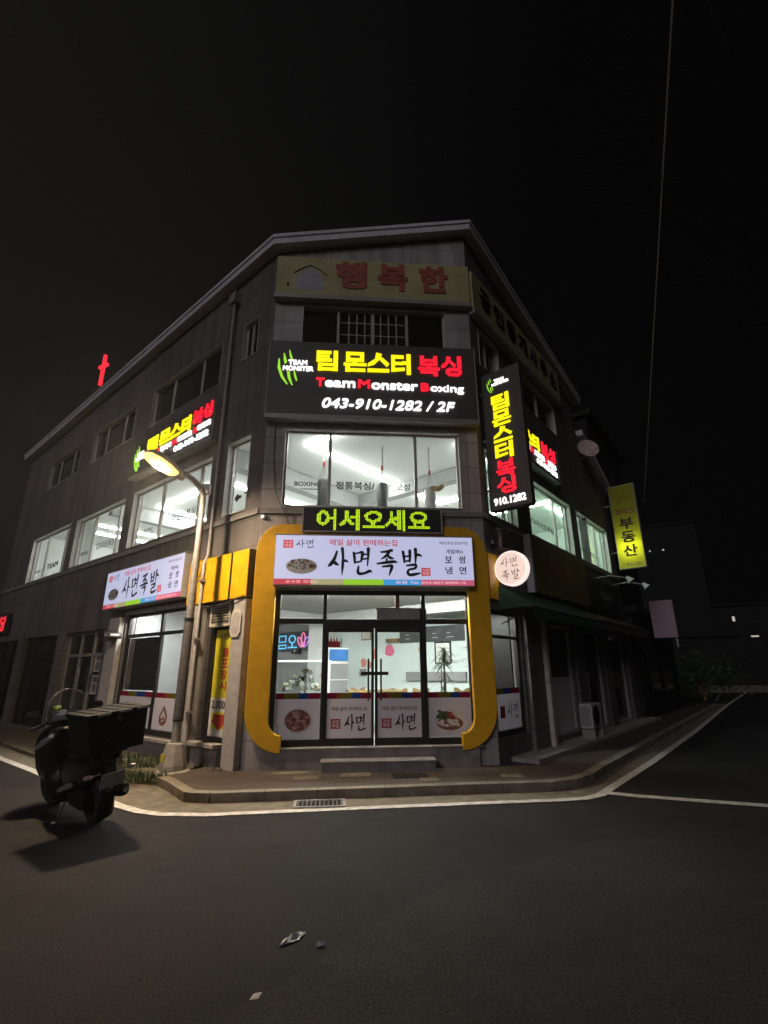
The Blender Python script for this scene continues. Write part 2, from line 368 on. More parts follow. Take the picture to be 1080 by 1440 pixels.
# brush characters: strokes of (x, z, half width) in a unit box
BR = {
 '사': [[(.44, .88, .035), (.33, .62, .05), (.17, .42, .06), (.04, .33, .025)], [(.25, .56, .03), (.38, .44, .055), (.5, .39, .03)], [(.7, 1.0, .05), (.74, .7, .04), (.73, .35, .045), (.7, .0, .012)], [(.73, .52, .03), (.86, .54, .045), (.98, .5, .02)]],
 '면': [[(.06, .84, .04), (.1, .65, .045), (.11, .46, .03)], [(.07, .8, .025), (.3, .84, .03), (.48, .86, .05), (.46, .68, .045), (.42, .52, .03)], [(.12, .48, .03), (.3, .5, .03), (.44, .53, .025)], [(.77, 1.0, .055), (.77, .75, .04), (.73, .36, .02)], [(.52, .77, .025), (.64, .79, .03), (.75, .8, .02)], [(.5, .6, .025), (.63, .62, .03), (.74, .63, .02)], [(.3, .33, .03), (.27, .15, .045), (.34, .06, .05), (.6, .08, .04), (.84, .16, .05), (.93, .12, .02)]],
 '족': [[(.2, .88, .03), (.45, .9, .04), (.72, .95, .05)], [(.62, .93, .04), (.48, .76, .05), (.22, .62, .02)], [(.5, .76, .03), (.64, .67, .05), (.8, .64, .025)], [(.47, .62, .03), (.48, .5, .035)], [(.02, .44, .03), (.4, .48, .045), (.8, .52, .05), (.98, .5, .02)], [(.28, .33, .03), (.5, .35, .04), (.72, .36, .05), (.68, .2, .045), (.58, .0, .015)]],
 '발': [[(.08, .9, .045), (.12, .7, .045), (.14, .5, .03)], [(.42, .94, .05), (.42, .72, .045), (.4, .52, .03)], [(.13, .72, .025), (.28, .73, .03), (.41, .75, .025)], [(.13, .54, .03), (.28, .55, .03), (.4, .57, .025)], [(.7, 1.0, .055), (.71, .75, .045), (.68, .46, .02)], [(.71, .76, .03), (.85, .79, .05), (1.0, .74, .02)], [(.26, .38, .03), (.5, .4, .04), (.7, .4, .045), (.66, .28, .04), (.36, .22, .035), (.3, .1, .045), (.42, .03, .05), (.7, .06, .045), (.92, .1, .02)]],
}
def smooth_path(st, k=4):
    out = []
    n = len(st)
    for i in range(n - 1):
        p0, p1, p2, p3 = st[max(i - 1, 0)], st[i], st[i + 1], st[min(i + 2, n - 1)]
        for j in range(k):
            t = j / k
            out.append(tuple(.5 * (2 * p1[d] + (p2[d] - p0[d]) * t + (2 * p0[d] - 5 * p1[d] + 4 * p2[d] - p3[d]) * t * t + (3 * p1[d] - p0[d] - 3 * p2[d] + p3[d]) * t ** 3) for d in range(3)))
    return out + [st[-1]]
def brush_mb(chars, x0, x1, z0, z1, y, gap=.14, weight=1., mb=None):
    mb = mb or MB(); n = len(chars); w = (x1 - x0) / (n + gap * (n - 1)); h = z1 - z0; k = 0
    for i, ch in enumerate(chars):
        ox = x0 + i * w * (1 + gap)
        for st in BR[ch]:
            P = [(ox + a * w, z0 + b * h, c * (w + h) * .5 * weight) for a, b, c in smooth_path(st)]
            L_, R_ = [], []
            for j, (px, pz, hw) in enumerate(P):
                q0, q1 = P[max(j - 1, 0)], P[min(j + 1, len(P) - 1)]
                dx, dz = q1[0] - q0[0], q1[1] - q0[1]; d = math.hypot(dx, dz) or 1
                L_.append((px - dz / d * hw, pz + dx / d * hw)); R_.append((px + dz / d * hw, pz - dx / d * hw))
            yy = y - k * .0006; k += 1
            vs = [(a, yy, b) for a, b in L_ + R_]; m_ = len(L_)
            mb.add(vs, [(j, j + m_, j + 1 + m_, j + 1) for j in range(m_ - 1)])
            for (cx, cz, hw), yo in ((P[0], .0002), (P[-1], .0003)):
                mb.face([(a, yy - yo, b) for a, b in arc(cx, cz, hw, 0, 330, 11)])
    return mb
def brush(chars, x0, x1, z0, z1, y, m, parent, gap=.14, weight=1., name='lettering'):
    return part(name, brush_mb(chars, x0, x1, z0, z1, y, gap, weight), m, parent)

# chunky channel letters: rectangles (x0, z0, x1, z1) and polygons in a unit box
def R4(a, b, c, d): return [(a, b), (c, b), (c, d), (a, d)]
CH = {
 '팀': [R4(.02, .44, .2, 1), R4(.02, .86, .68, 1), R4(.1, .67, .6, .79), [(.02, .44), (.72, .48), (.72, .6), (.02, .6)], R4(.78, .4, .98, 1.02), R4(.1, 0, .28, .36), R4(.8, 0, .98, .36), R4(.1, 0, .98, .13), R4(.1, .24, .98, .36)],
 '몬': [R4(.1, .52, .28, 1), R4(.72, .52, .9, 1), R4(.1, .86, .9, 1), R4(.1, .52, .9, .68), R4(.4, .36, .6, .54), [(0, .3), (1, .3), (1.02, .42), (0, .42)], R4(.08, 0, .28, .25), R4(.08, 0, .96, .14)],
 '스': [[(.4, 1.02), (.66, .95), (.6, .74), (.3, .4), (0, .3), (.02, .44), (.34, .68)], [(.5, .74), (.66, .78), (1, .46), (.9, .3)], [(0, 0), (1.0, .02), (1.0, .17), (0, .17)]],
 '터': [R4(.02, .12, .2, .95), R4(.02, .8, .64, .95), R4(.1, .47, .6, .6), [(.02, .1), (.68, .18), (.68, .32), (.02, .26)], R4(.56, .5, .8, .64), R4(.78, -.02, .98, 1.02)],
 '복': [R4(.1, .5, .28, 1), R4(.72, .5, .9, 1), R4(.1, .7, .9, .82), R4(.1, .48, .9, .61), R4(.4, .36, .6, .5), R4(0, .26, 1, .38), R4(.1, .07, .9, .2), R4(.7, -.06, .9, .2)],
 '싱': [[(.26, 1), (.46, .97), (.42, .75), (.16, .42), (0, .4), (0, .52), (.22, .72)], [(.34, .76), (.46, .78), (.7, .56), (.62, .44)], R4(.76, .4, .95, 1.02), [(.2, .3), (.35, .4), (.8, .4), (.95, .3), (.95, .26), (.2, .26)], R4(.2, .12, .38, .28), R4(.78, .12, .95, .28), [(.2, .14), (.35, 0), (.8, 0), (.95, .14)]],
}
def chunky_mb(ch, x0, x1, z0, z1, y, thick=.03, mb=None):
    mb = mb or MB()
    for k, poly in enumerate(CH[ch]):
        mb.prism([(x0 + a * (x1 - x0), z0 + b * (z1 - z0)) for a, b in poly], y - thick - k * .0007, y)
    return mb
# three claw marks and the small two-line name
CLAW = [[(.12, .72), (.16, .74), (.2, .5), (.32, .25), (.52, .02), (.47, .02), (.24, .22), (.1, .48)], [(.3, .9), (.34, .88), (.44, .66), (.36, .58), (.31, .7)], [(.5, 1.0), (.53, .98), (.66, .72), (.58, .72), (.52, .84)],
        [(.46, .38), (.56, .38), (.6, .22), (.7, .0), (.66, .0), (.5, .2)], [(.7, .38), (.76, .38), (.86, .14), (.82, .12), (.74, .24)]]
def claw_mb(x0, x1, z0, z1, y, thick=.02):
    mb = MB()
    for poly in CLAW: mb.prism([(x0 + a * (x1 - x0), z0 + b * (z1 - z0)) for a, b in poly], y - thick, y)
    return mb

def wall_mb(x0, x1, z0, z1, t, holes, top=None, mb=None):
    """Wall with rectangular openings; top = (z at x0, z at x1) closes it with a sloping part."""
    mb = mb or MB()
    xs = sorted({x0, x1, *[h[0] for h in holes], *[h[1] for h in holes]}); zs = sorted({z0, z1, *[h[2] for h in holes], *[h[3] for h in holes]})
    inside = lambda x, z: any(h[0] < x < h[1] and h[2] < z < h[3] for h in holes)
    for i in range(len(xs) - 1):
        a, b = xs[i], xs[i + 1]
        run = None
        for j in range(len(zs) - 1):
            c, d = zs[j], zs[j + 1]
            if not inside((a + b) / 2, (c + d) / 2):
                mb.add([(a, 0, c), (b, 0, c), (b, 0, d), (a, 0, d)], [(0, 1, 2, 3)])
                mb.add([(a, t, c), (b, t, c), (b, t, d), (a, t, d)], [(3, 2, 1, 0)])
    for h in holes:
        a, b, c, d = h[:4]
        mb.add([(a, 0, c), (a, t, c), (a, t, d), (a, 0, d)], [(0, 1, 2, 3)]); mb.add([(b, 0, c), (b, t, c), (b, t, d), (b, 0, d)], [(3, 2, 1, 0)])
        mb.add([(a, 0, c), (b, 0, c), (b, t, c), (a, t, c)], [(0, 1, 2, 3)]); mb.add([(a, 0, d), (b, 0, d), (b, t, d), (a, t, d)], [(3, 2, 1, 0)])
    mb.add([(x0, 0, z0), (x0, t, z0), (x0, t, z1), (x0, 0, z1)], [(3, 2, 1, 0)]); mb.add([(x1, 0, z0), (x1, t, z0), (x1, t, z1), (x1, 0, z1)], [(0, 1, 2, 3)])
    if top: mb.prism([(x0, z1), (x1, z1), (x1, top[1]), (x0, top[0])], 0, t)
    return mb

# ================================================================== SETTING: ground, road, kerbs
def sheet(name, pts, z, m):
    mb = MB()
    if sum(pts[i][0] * pts[(i + 1) % len(pts)][1] - pts[(i + 1) % len(pts)][0] * pts[i][1] for i in range(len(pts))) < 0: pts = pts[::-1]
    mb.face([(x, y, z) for x, y in pts]); return struct(name, mb, m)
sheet('ground', [(-300, -60), (300, -60), (300, 400), (-300, 400)], -.03, M['soil'])
sheet('road', [(-60, -20), (60, -20), (60, 90), (-60, 90)], 0, M['asphalt'])
def ribbon(pts, w, z0, mb=None, z1=None):
    mb = mb or MB(); vs = []
    for i, (x, y) in enumerate(pts):
        a, b = pts[max(i - 1, 0)], pts[min(i + 1, len(pts) - 1)]
        d = Vector((b[0] - a[0], b[1] - a[1])).normalized(); n = Vector((-d.y, d.x)) * w / 2
        vs += [(x + n.x, y + n.y, z0), (x - n.x, y - n.y, z0)]
    return mb.add(vs, [(2 * i, 2 * i + 1, 2 * i + 3, 2 * i + 2) for i in range(len(pts) - 1)])
# newer asphalt strip with its seam running diagonally across the junction
sheet('road_patch', [(-1.95, 2.2), (-.6, 3.72), (.15, 4.72), (1.0, 5.45), (2.35, 6.25), (9.5, 6.4), (14, -6), (-6, -6)], .004, M['asphalt_old'])
edge_line = [(-24, 26.4), (-14, 17.2), (-8.35, 11.75), (-6.63, 10.3), (-5.0, 8.86), (-3.67, 7.73), (-3.3, 7.47), (-2.95, 7.33), (-2.34, 7.29), (-1.4, 7.43), (-.41, 7.57), (1.2, 7.79), (2.5, 7.95), (2.9, 8.04), (3.2, 8.24), (3.5, 8.62), (5.3, 10.85), (9, 15.6), (17.75, 27.2), (40, 56)]
# gutter: concrete between line and kerb
kerb = [(-3.72, 9.05), (-3.42, 8.72), (-2.86, 7.98), (-2.5, 7.92), (-1, 8.1), (1, 8.36), (2.55, 8.55), (3.0, 8.75), (3.4, 9.12), (3.85, 9.75), (9, 16.4), (16, 25.4)]
sheet('gutter', [(-24, 26.4), (-14, 17.2), (-8.35, 11.75), (-6.63, 10.3), (-5.0, 8.86), (-3.67, 7.73), (-3.3, 7.47), (-2.95, 7.33), (-2.34, 7.29), (-.41, 7.57), (2.5, 7.95), (2.9, 8.04), (3.2, 8.24), (3.5, 8.62), (5.3, 10.85), (9, 15.6), (17.75, 27.2)] + [(17, 27.6)] + [(x - .1, y + .15) for x, y in kerb[::-1]] + [(-4.4, 9.2), (-5.6, 9.98), (-7.0, 11.25), (-8.6, 12.6), (-24, 26.9)], .008, M['gutter'])
mb = MB()
ribbon(edge_line, .15, .012, mb)
ribbon([(3.36, 8.36), (3.7, 8.16), (5.1, 7.62), (14, 4.3)], .19, .0124, mb)
struct('road_line', mb, M['paint_white'])
# pavement with its kerb
pv = kerb + [(15.4, 25.9), (9.2, 18.7), (PR0[0] + .3, PR0[1] + .5), (-2.45, 9.75), (-3.3, 9.95)]
mb = MB(); mb.slab(pv, 0, .125); struct('pavement', mb, M['paver'])
mb = MB()
for i in range(len(kerb) - 1):
    a, b = Vector(kerb[i]), Vector(kerb[i + 1]); d = (b - a); L = d.length; d.normalize(); n = Vector((-d.y, d.x))
    k = max(1, round(L / 1.0))
    for j in range(k):
        p, q = a + d * (L * j / k + .006), a + d * (L * (j + 1) / k - .006)
        mb.slab([(p - n * .05)[:], (q - n * .05)[:], (q + n * .12)[:], (p + n * .12)[:]], .0, .134)
struct('kerb', mb, M['kerb'])
# verge in front of the side street facade
vg = [(-3.72, 9.02), (-4.4, 9.25), (-5.6, 10.02), (-7.0, 11.3), (-8.6, 12.65), (-17.5, 20.7)] + [wp(FL, -18, .1)[:2], wp(FL, -.3, .1)[:2], (-3.3, 9.9)]
mb = MB(); mb.slab([tuple(p) for p in vg], 0, .07); struct('verge', mb, M['soil'])
# low plinth paving along the other facade
mb = MB(); mb.slab([tuple(wp(FR, *p)[:2]) for p in [(.5, -.55), (11, -.55), (11, .2), (.5, .2)]], .1, .2); struct('shop_plinth', mb, M['concrete'])
# repaired slabs in the pavers
mb = MB()
for (x, y, w, h) in [(-.75, 8.95, .5, .34), (-1.5, 8.75, .42, .3), (.55, 8.62, .3, .3), (1.9, 8.85, .35, .3), (-1.95, 9.2, .6, .2)]:
    mb.slab([(x, y), (x + w, y + w * .1), (x + w, y + h + w * .1), (x, y + h)], .1, .131)
struct('pavement_slabs', mb, M['gutter'])

# grass growing on the verge and against the kerb
mb = MB()
def blade(x, y, z, h, lean):
    a = random.uniform(0, 6.28); w = random.uniform(.006, .012); dx, dy = math.cos(a), math.sin(a); ox, oy = -dy * w, dx * w
    l1, l2 = lean * .4, lean
    mb.add([(x - ox, y - oy, z), (x + ox, y + oy, z), (x + dx * l1 + ox * .7, y + dy * l1 + oy * .7, z + h * .6), (x + dx * l1 - ox * .7, y + dy * l1 - oy * .7, z + h * .6), (x + dx * l2, y + dy * l2, z + h)],
           [(0, 1, 2, 3), (3, 2, 4)])
clumps = [(-4.05, 9.2, .35, 260), (-4.5, 9.4, .3, 150), (-5.2, 10.0, .4, 110), (-4.4, 10.6, .5, 240), (-5.2, 11.2, .5, 200), (-6.1, 11.4, .5, 150), (-3.3, 10.1, .2, 90), (-3.0, 10.0, .12, 50), (-4.9, 10.4, .4, 160), (-7.2, 12.4, .6, 120), (-3.75, 9.3, .18, 120), (-2.95, 9.55, .12, 40)]
for cx, cy, r, n in clumps:
    for _ in range(int(n * 1.6)):
        a, d = random.uniform(0, 6.28), r * math.sqrt(random.random()); h = random.uniform(.04, .16) * (1.1 - .5 * d / r)
        blade(cx + d * math.cos(a) * 1.3, cy + d * math.sin(a), .06, h, random.uniform(.01, .08))
g = mesh_ob('grass', mb, M['grass']); tag(g, 'thin weedy grass on the verge beside the street lamp', 'grass', kind='stuff')

# ================================================================== THE CORNER BUILDING
bld = thing('corner_building', 'three storey granite clad corner building with lit boxing gym above a restaurant', 'building', FF)
def under(o_name, mb, m, fr=FF, **k):
    """A part of the building modelled in another facade's frame."""
    T = FF.inverted() @ fr
    o = mesh_ob(o_name, mb, m, bld, **k); o.matrix_local = T; return o

hF = [(.34, 4.30, .46, 3.31), (.42, 4.24, 5.04, 6.81), (.66, 4.07, 8.72, 10.08)]
hL = [(-1.5, -.62, .5, 3.15), (-5.35, -2.2, .44, 3.17), (-1.38, -.5, 5.05, 6.83), (-6.05, -2.0, 5.05, 6.72), (-10.2, -6.55, 5.03, 6.68), (-14.5, -10.75, 5.0, 6.72),
      (-1.2, -.58, 9.0, 10.06), (-5.8, -2.12, 8.75, 10.02), (-10.1, -6.9, 8.75, 9.95), (-14.4, -11.2, 8.75, 9.9), (-9.3, -6.5, .14, 2.9), (-13.1, -9.9, .14, 2.9), (-16.9, -13.7, .14, 2.9)]
hR = [(.3, 1.8, 5.02, 6.6), (2.55, 5.8, 5.02, 6.62), (6.38, 9.62, 5.02, 6.62), (.42, 1.5, 8.85, 9.95), (3.0, 5.45, 8.85, 9.95), (.06, 1.42, .55, 2.95), (2.5, 4.5, .3, 2.85), (5.3, 7.0, .2, 2.85), (7.7, 9.6, .2, 2.85)]
under('wall', wall_mb(0, 4.66, .1, 11.25, .25, hF, (11.6, 12.45)), M['granite'])
under('wall', wall_mb(-17.3, 0, .05, 10.7, .25, hL, (11.0, 11.6)), M['granite_dimmed'], FL)
# the return facade: full height, then a lower stretch under a falling roof
mbw = wall_mb(0, 7.4, .1, 10.6, .25, [h for h in hR if h[1] < 7.3], (12.45, 10.95))
T2 = wall_mb(7.4, 10.4, .1, 8.35, .25, [(7.4, 9.62, 5.02, 6.62), (7.7, 9.6, .2, 2.85)], (9.9, 8.5))
# window opening that spans both stretches is cut from each
mbw = wall_mb(0, 7.4, .1, 10.6, .25, [h for h in hR if h[1] < 7.3] + [(6.38, 7.4, 5.02, 6.62)], (12.45, 10.95))
under('wall', mbw, M['granite_dimmed'], FR); under('wall', T2, M['granite_dimmed'], FR)
# closing walls at the ends
mb = MB(); mb.box(-17.3, -17.05, .25, 9, .05, 11.0); under('wall', mb, M['granite'], FL)
mb = MB(); mb.prism([(0, 0), (9, 0), (9, 8), (0, 8.5)], 0, .25, Matrix.Translation((10.4, .25, 0)) @ Matrix.Rotation(math.radians(90), 4, 'Z')); under('wall', mb, M['granite'], FR)
mb = MB(); mb.prism([(0, 8), (9, 8), (9, 10.2), (0, 10.9)], 0, .25, Matrix.Translation((7.4, .25, 0)) @ Matrix.Rotation(math.radians(90), 4, 'Z')); under('wall', mb, M['granite'], FR)

# roof trim: sloping fascia band with a soffit, mitred round the corner
def W3(fr, x, y, z): return FF.inverted() @ fr @ Vector((x, y, z))
ov = .26
def mit(fa, fb, xa, xb, off):      # corner point offset outward from both facades
    pa = fa @ Vector((xa, 0, 0)); da = fa.col[0].to_3d(); na = -fa.col[1].to_3d(); db = fb.col[0].to_3d(); nb = -fb.col[1].to_3d()
    p = pa + na * off; q = pa + nb * off
    den = da.x * db.y - da.y * db.x; t = ((q.x - p.x) * db.y - (q.y - p.y) * db.x) / den
    r = p + da * t; return FF.inverted() @ Vector((r.x, r.y, 0))
def rim(off, zoff):
    a = W3(FL, -17.6, -off, 0); b = mit(FL, FF, 0, 0, off); c = mit(FF, FR, 4.66, 0, off); d = W3(FR, 7.7, -off, 0)
    zs = (11.2, 11.9, 12.76, 11.2)
    return [(p.x, p.y, z + zoff) for p, z in zip((a, b, c, d), zs)]
o_t, o_b, i_b = rim(ov, 0), rim(ov, -.27), rim(-.3, -.27)
o_t2 = rim(ov + .035, .0); o_b2 = rim(ov + .035, -.09); o_b3 = rim(ov + .002, -.09)
mb = MB()
vs = o_t + o_b; mb.add(vs, [(i, i + 4, i + 5, i + 1) for i in range(3)])
mb.add(o_t2 + o_b2, [(i, i + 4, i + 5, i + 1) for i in range(3)]); mb.add(o_b2 + o_b3, [(i, i + 4, i + 5, i + 1) for i in range(3)])
i_t = rim(-3, .35); mb.add(o_t2 + i_t, [(i, i + 1, i + 5, i + 4) for i in range(3)])
mb.add([o_t[0], o_b[0], i_b[0], i_t[0]], [(0, 1, 2, 3)]); mb.add([o_t[3], o_b[3], i_b[3], i_t[3]], [(3, 2, 1, 0)])
under('roof_trim', mb, M['roof_metal'])
mb = MB(); mb.add(o_b + i_b, [(i, i + 4, i + 5, i + 1) for i in range(3)]); under('soffit', mb, M['soffit'])
mb = MB()
mb.slab([tuple(wp(FF.inverted() @ FL, *p)[:2]) for p in [(-17.1, .3), (-.05, .3), (3.1, 3.2), (3.1, 10.5), (-17.1, 10.5)]], 10.55, 10.62)
under('roof', mb, M['roof_metal'])
# falling roof of the lower stretch
mb = MB(); mb.add([(7.66, -.2, 9.92), (10.65, -.2, 8.5), (10.65, 8, 8.5), (7.66, 8, 9.92), (7.66, -.2, 9.72), (10.65, -.2, 8.3), (10.65, 8, 8.3), (7.66, 8, 9.72)], [(0, 1, 2, 3), (4, 7, 6, 5), (0, 4, 5, 1), (1, 5, 6, 2), (2, 6, 7, 3), (3, 7, 4, 0)])
under('roof', mb, M['roof_metal'], FR)
# band courses under the upper windows
mb = MB(); mb.box(0, 4.66, -.05, .0, 4.86, 4.97); mb.box(.02, 4.64, -.03, 0, 6.87, 6.95); under('band_course', mb, M['granite_base'])
mb = MB(); mb.box(-17.2, -.02, -.05, 0, 4.86, 4.97); under('band_course', mb, M['granite_base'], FL)
mb = MB(); mb.box(.02, 10.4, -.05, 0, 4.86, 4.97); under('band_course', mb, M['granite_base'], FR)
# plinth below the shopfront and stone pilasters of the side street facade
mb = MB(); mb.box(.36, 4.28, -.10, -.002, .1, .455); mb.box(.30, 4.36, -.13, .24, .455, .475); under('plinth', mb, M['granite_base'])
for x0, x1 in ((-.41, -.02), (-2.15, -1.55), (-6.02, -5.4), (-9.85, -9.35), (-13.65, -13.15)):
    mb = MB(); mb.box(x0, x1, -.14 if x0 > -7 else -.05, -.002, .06, 3.12); under('pilaster', mb, M['stone_trim' if x0 > -7 else 'granite_dimmed'], FL, bevel=.012)  # farther pilasters are coloured darker for the fading lamp light
mb = MB(); mb.box(-5.4, -2.15, -.12, .1, .36, .43); mb.box(-1.53, -.6, -.2, .1, .43, .5); under('window_sill', mb, M['concrete'], FL, bevel=.008)
mb = MB(); mb.box(-5.38, -2.17, -.02, .0, .06, .36); mb.box(-1.5, -.62, -.1, 0, .06, .43); under('plinth', mb, M['granite_base'], FL)
for x0, x1 in ((1.5, 2.45), (4.55, 5.25), (7.05, 7.65), (9.65, 10.35)):
    mb = MB(); mb.box(x0, x1, -.1, -.002, .11, 2.95); under('pilaster', mb, M['granite_dimmed'], FR, bevel=.012)

# --- windows
def window(fr, x0, x1, z0, z1, mull, recess=.13, m='frame', glass=None, fw=.055, muntin=None, rails=()):
    T = FF.inverted() @ fr; y = recess; glass = glass or ('glass_green' if fr is FR else 'glass')
    mb = MB()
    mb.box(x0, x1, y - .035, y + .035, z0, z0 + fw); mb.box(x0, x1, y - .035, y + .035, z1 - fw, z1)
    mb.box(x0, x0 + fw, y - .035, y + .035, z0 + fw, z1 - fw); mb.box(x1 - fw, x1, y - .035, y + .035, z0 + fw, z1 - fw)
    for c in mull: mb.box(c - fw * .6, c + fw * .6, y - .045, y + .03, z0 + fw, z1 - fw)
    for c in rails: mb.box(x0 + fw, x1 - fw, y - .03, y + .025, c - fw * .4, c + fw * .4)
    w = mesh_ob('window', mb, M[m], bld, bevel=.006, seg=1); w.matrix_local = T
    # painted reveal lining and sill of the opening
    rv = MB(); t = .012
    rv.box(x0 - .002, x0 + t, -.012, y - .036, z0, z1); rv.box(x1 - t, x1 + .002, -.012, y - .036, z0, z1); rv.box(x0 + t, x1 - t, -.012, y - .036, z1 - t, z1 + .002); rv.box(x0 + t, x1 - t, -.025, y - .036, z0 - .004, z0 + t)
    part('reveal', rv, M['reveal' if m == 'frame' else m], w)
    cs = [x0 + fw] + [c for c in mull for _ in (0, 1)] + [x1 - fw]
    for i in range(0, len(cs), 2):
        p = MB(); p.box(cs[i] + .001, cs[i + 1] - .001, y - .004, y + .004, z0 + fw, z1 - fw); part('pane', p, M[glass], w)
    if muntin:
        mu = MB(); a, b, nx, nz = muntin
        for i in range(1, nx): mu.box(a + (b - a) * i / nx - .012, a + (b - a) * i / nx + .012, y - .016, y - .006, z0 + fw, z1 - fw)
        for i in range(1, nz): mu.box(a, b, y - .0155, y - .0065, z0 + (z1 - z0) * i / nz - .01, z0 + (z1 - z0) * i / nz + .01)
        part('muntin_grid', mu, M['frame'], w)
    return w
def glass_text(w, body, x0, x1, z0, z1, y=.118, bold=.015, m='letter_film'):
    o = part('lettering', text_mb(body, x0, x1, z0, z1, y, bold), M[m], w); return o
w = window(FF, .42, 4.24, 5.04, 6.81, (1.40, 3.27))
glass_text(w, 'BOXING', .66, 1.22, 5.53, 5.63); mb = MB(); mb.box(.77, 1.32, .112, .118, 5.452, 5.472); part('underline', mb, M['print_grey'], w)
glass_text(w, '정통복싱/', 1.54, 2.37, 5.47, 5.65); glass_text(w, '오성', 2.82, 3.14, 5.47, 5.64)
w = window(FF, .66, 4.07, 8.72, 10.08, (1.5, 3.14), glass='dark_glass', muntin=(1.56, 3.08, 8, 4))
mb = MB(); mb.box(2.28, 2.36, .1, .124, 8.78, 10.02); part('sash_bar', mb, M['frame'], w)
w = window(FL, -1.38, -.5, 5.05, 6.83, (), .16); glass_text(w, 'TI', -.83, -.56, 5.42, 5.56, .15, .03)
mb = MB(); mb.prism([(-1.18, 5.48), (-1.08, 5.58), (-1.0, 5.52), (-.92, 5.52), (-.92, 5.45), (-1.0, 5.45), (-1.08, 5.38)], .145, .15); part('arrow_mark', mb, M['print_grey'], w)
w = window(FL, -6.05, -2.0, 5.05, 6.72, (-4.55, -2.68), .16); glass_text(w, '어린이복싱', -3.95, -2.83, 5.45, 5.68, .148); glass_text(w, 'BOXING', -5.45, -4.95, 5.42, 5.54, .148)
mb = MB(); mb.box(-5.4, -4.85, .142, .148, 5.36, 5.38); part('underline', mb, M['print_grey'], w)
w = window(FL, -10.2, -6.55, 5.03, 6.68, (-8.95, -7.15), .16); glass_text(w, '다이어트복싱', -8.6, -7.35, 5.42, 5.66, .148); glass_text(w, 'BOXING', -9.8, -9.2, 5.42, 5.54, .148)
w = window(FL, -14.5, -10.75, 5.0, 6.72, (-13.2, -11.35), .16); glass_text(w, 'TEAM', -12.9, -11.8, 5.36, 5.56, .148, .03); glass_text(w, 'BOXING', -14.1, -13.5, 5.36, 5.46, .148)
w = window(FL, -1.2, -.58, 9.0, 10.06, (-.93,), glass='dark_glass')
for a, b, c, d in hL[7:10]: window(FL, a, b, c, d, (a + (b - a) * .3, a + (b - a) * .72), glass='dark_glass')
w = window(FR, .3, 1.8, 5.02, 6.6, (1.35,), .16)
w = window(FR, 2.55, 5.8, 5.02, 6.62, (2.9, 4.75), .16); glass_text(w, '다이어트복싱', 3.05, 4.6, 5.45, 5.62, .148)
w = window(FR, 6.38, 9.62, 5.02, 6.62, (6.6, 8.5), .16); glass_text(w, '다이어트복싱', 6.8, 8.3, 5.4, 5.56, .148)
for a, b, c, d in hR[3:5]: window(FR, a, b, c, d, ((a + b) / 2,), glass='dark_glass')

# --- storeys inside
def bslab(name, poly, z0, z1, m): 
    mb = MB(); mb.slab(poly, z0, z1); under(name, mb, m, FL)
gym_poly = [(-15.2, .26), (-.12, .26), (3.1, 3.3), (3.1, 13.3), (-15.2, 13.3)]
bslab('ceiling', gym_poly, 7.06, 7.12, M['ceil']); bslab('floor_slab', gym_poly, 4.35, 4.42, M['white_int'])
mb = MB(); mb.box(-15.2, 3.1, 13.1, 13.2, 4.42, 7.06); mb.box(-15.2, -15.1, .3, 13.1, 4.42, 7.06); under('partition', mb, M['white_int'], FL)
mb = MB(); mb.box(-2.1, -1.8, .3, 9.4, 6.55, 7.05); mb.box(-8.5, -8.2, .3, 9.4, 6.6, 7.05); mb.box(-15, 3, 5.0, 5.3, 6.7, 7.045); under('ceiling_beam', mb, M['beam'], FL)
mb = MB(); mb.box(-10.9, -10.6, .3, .7, 4.42, 7.05); mb.box(-6.35, -6.2, 3.2, 3.5, 4.42, 7.05); mb.box(-9.2, -8.9, 6, 6.3, 4.42, 7.05); under('column', mb, M['white_int'], FL)
for (x0, y0, x1, y1) in [(-.3, 1.5, -.3, 7.3), (-.23, 1.5, 1.0, 1.5), (-.23, 7.3, 2.6, 7.3), (2.6, 3.8, 2.6, 7.23), (-.3, 9.5, 2.6, 9.5), (2.4, 9.6, 2.4, 12.4), (-7.8, 1.6, -4.0, 1.6), (-7.8, 1.68, -7.8, 7), (-4, 1.68, -4, 7), (-11.5, 1.2, -11.5, 7), (-12.75, 1, -12.75, 7)]:
    mb = MB(); mb.box(min(x0, x1) - .035, max(x0, x1) + .035, min(y0, y1) - .035, max(y0, y1) + .035, 7.0, 7.045)
    under('tube_light', mb, M['tube'], FL)
# restaurant room
room = [(-5.5, .26), (-.12, .26), (3.1, 3.3), (3.1, 4.9), (-5.5, 4.9)]
bslab('ceiling', room, 3.3, 3.36, M['ceil']); bslab('floor_slab', room, .4, .46, M['floor_int'])
mb = MB(); mb.box(-2.46, 3.1, 4.82, 4.9, .46, 3.3); under('partition', mb, M['mint'], FL)
mb = MB(); mb.box(-5.5, -3.1, 4.75, 4.88, .46, 3.3); mb.box(-5.5, -5.4, .3, 4.75, .46, 3.3); under('partition', mb, M['grey_int'], FL)
mb = MB(); mb.box(-3.1, -2.46, 4.3, 4.9, .46, 3.3); mb.box(-2.5, -2.2, .35, 4.3, 3.0, 3.29); mb.box(-2.2, 3.0, 3.9, 4.2, 3.05, 3.29); under('column', mb, M['white_int'], FL)
mb = MB(); mb.box(.5, 4.1, .29, .43, 3.265, 3.29); under('panel_light', mb, M['panel_light'], FF)
mb = MB(); mb.box(-5.2, -2.3, .3, .44, 3.265, 3.29); under('panel_light', mb, M['panel_light'], FL)
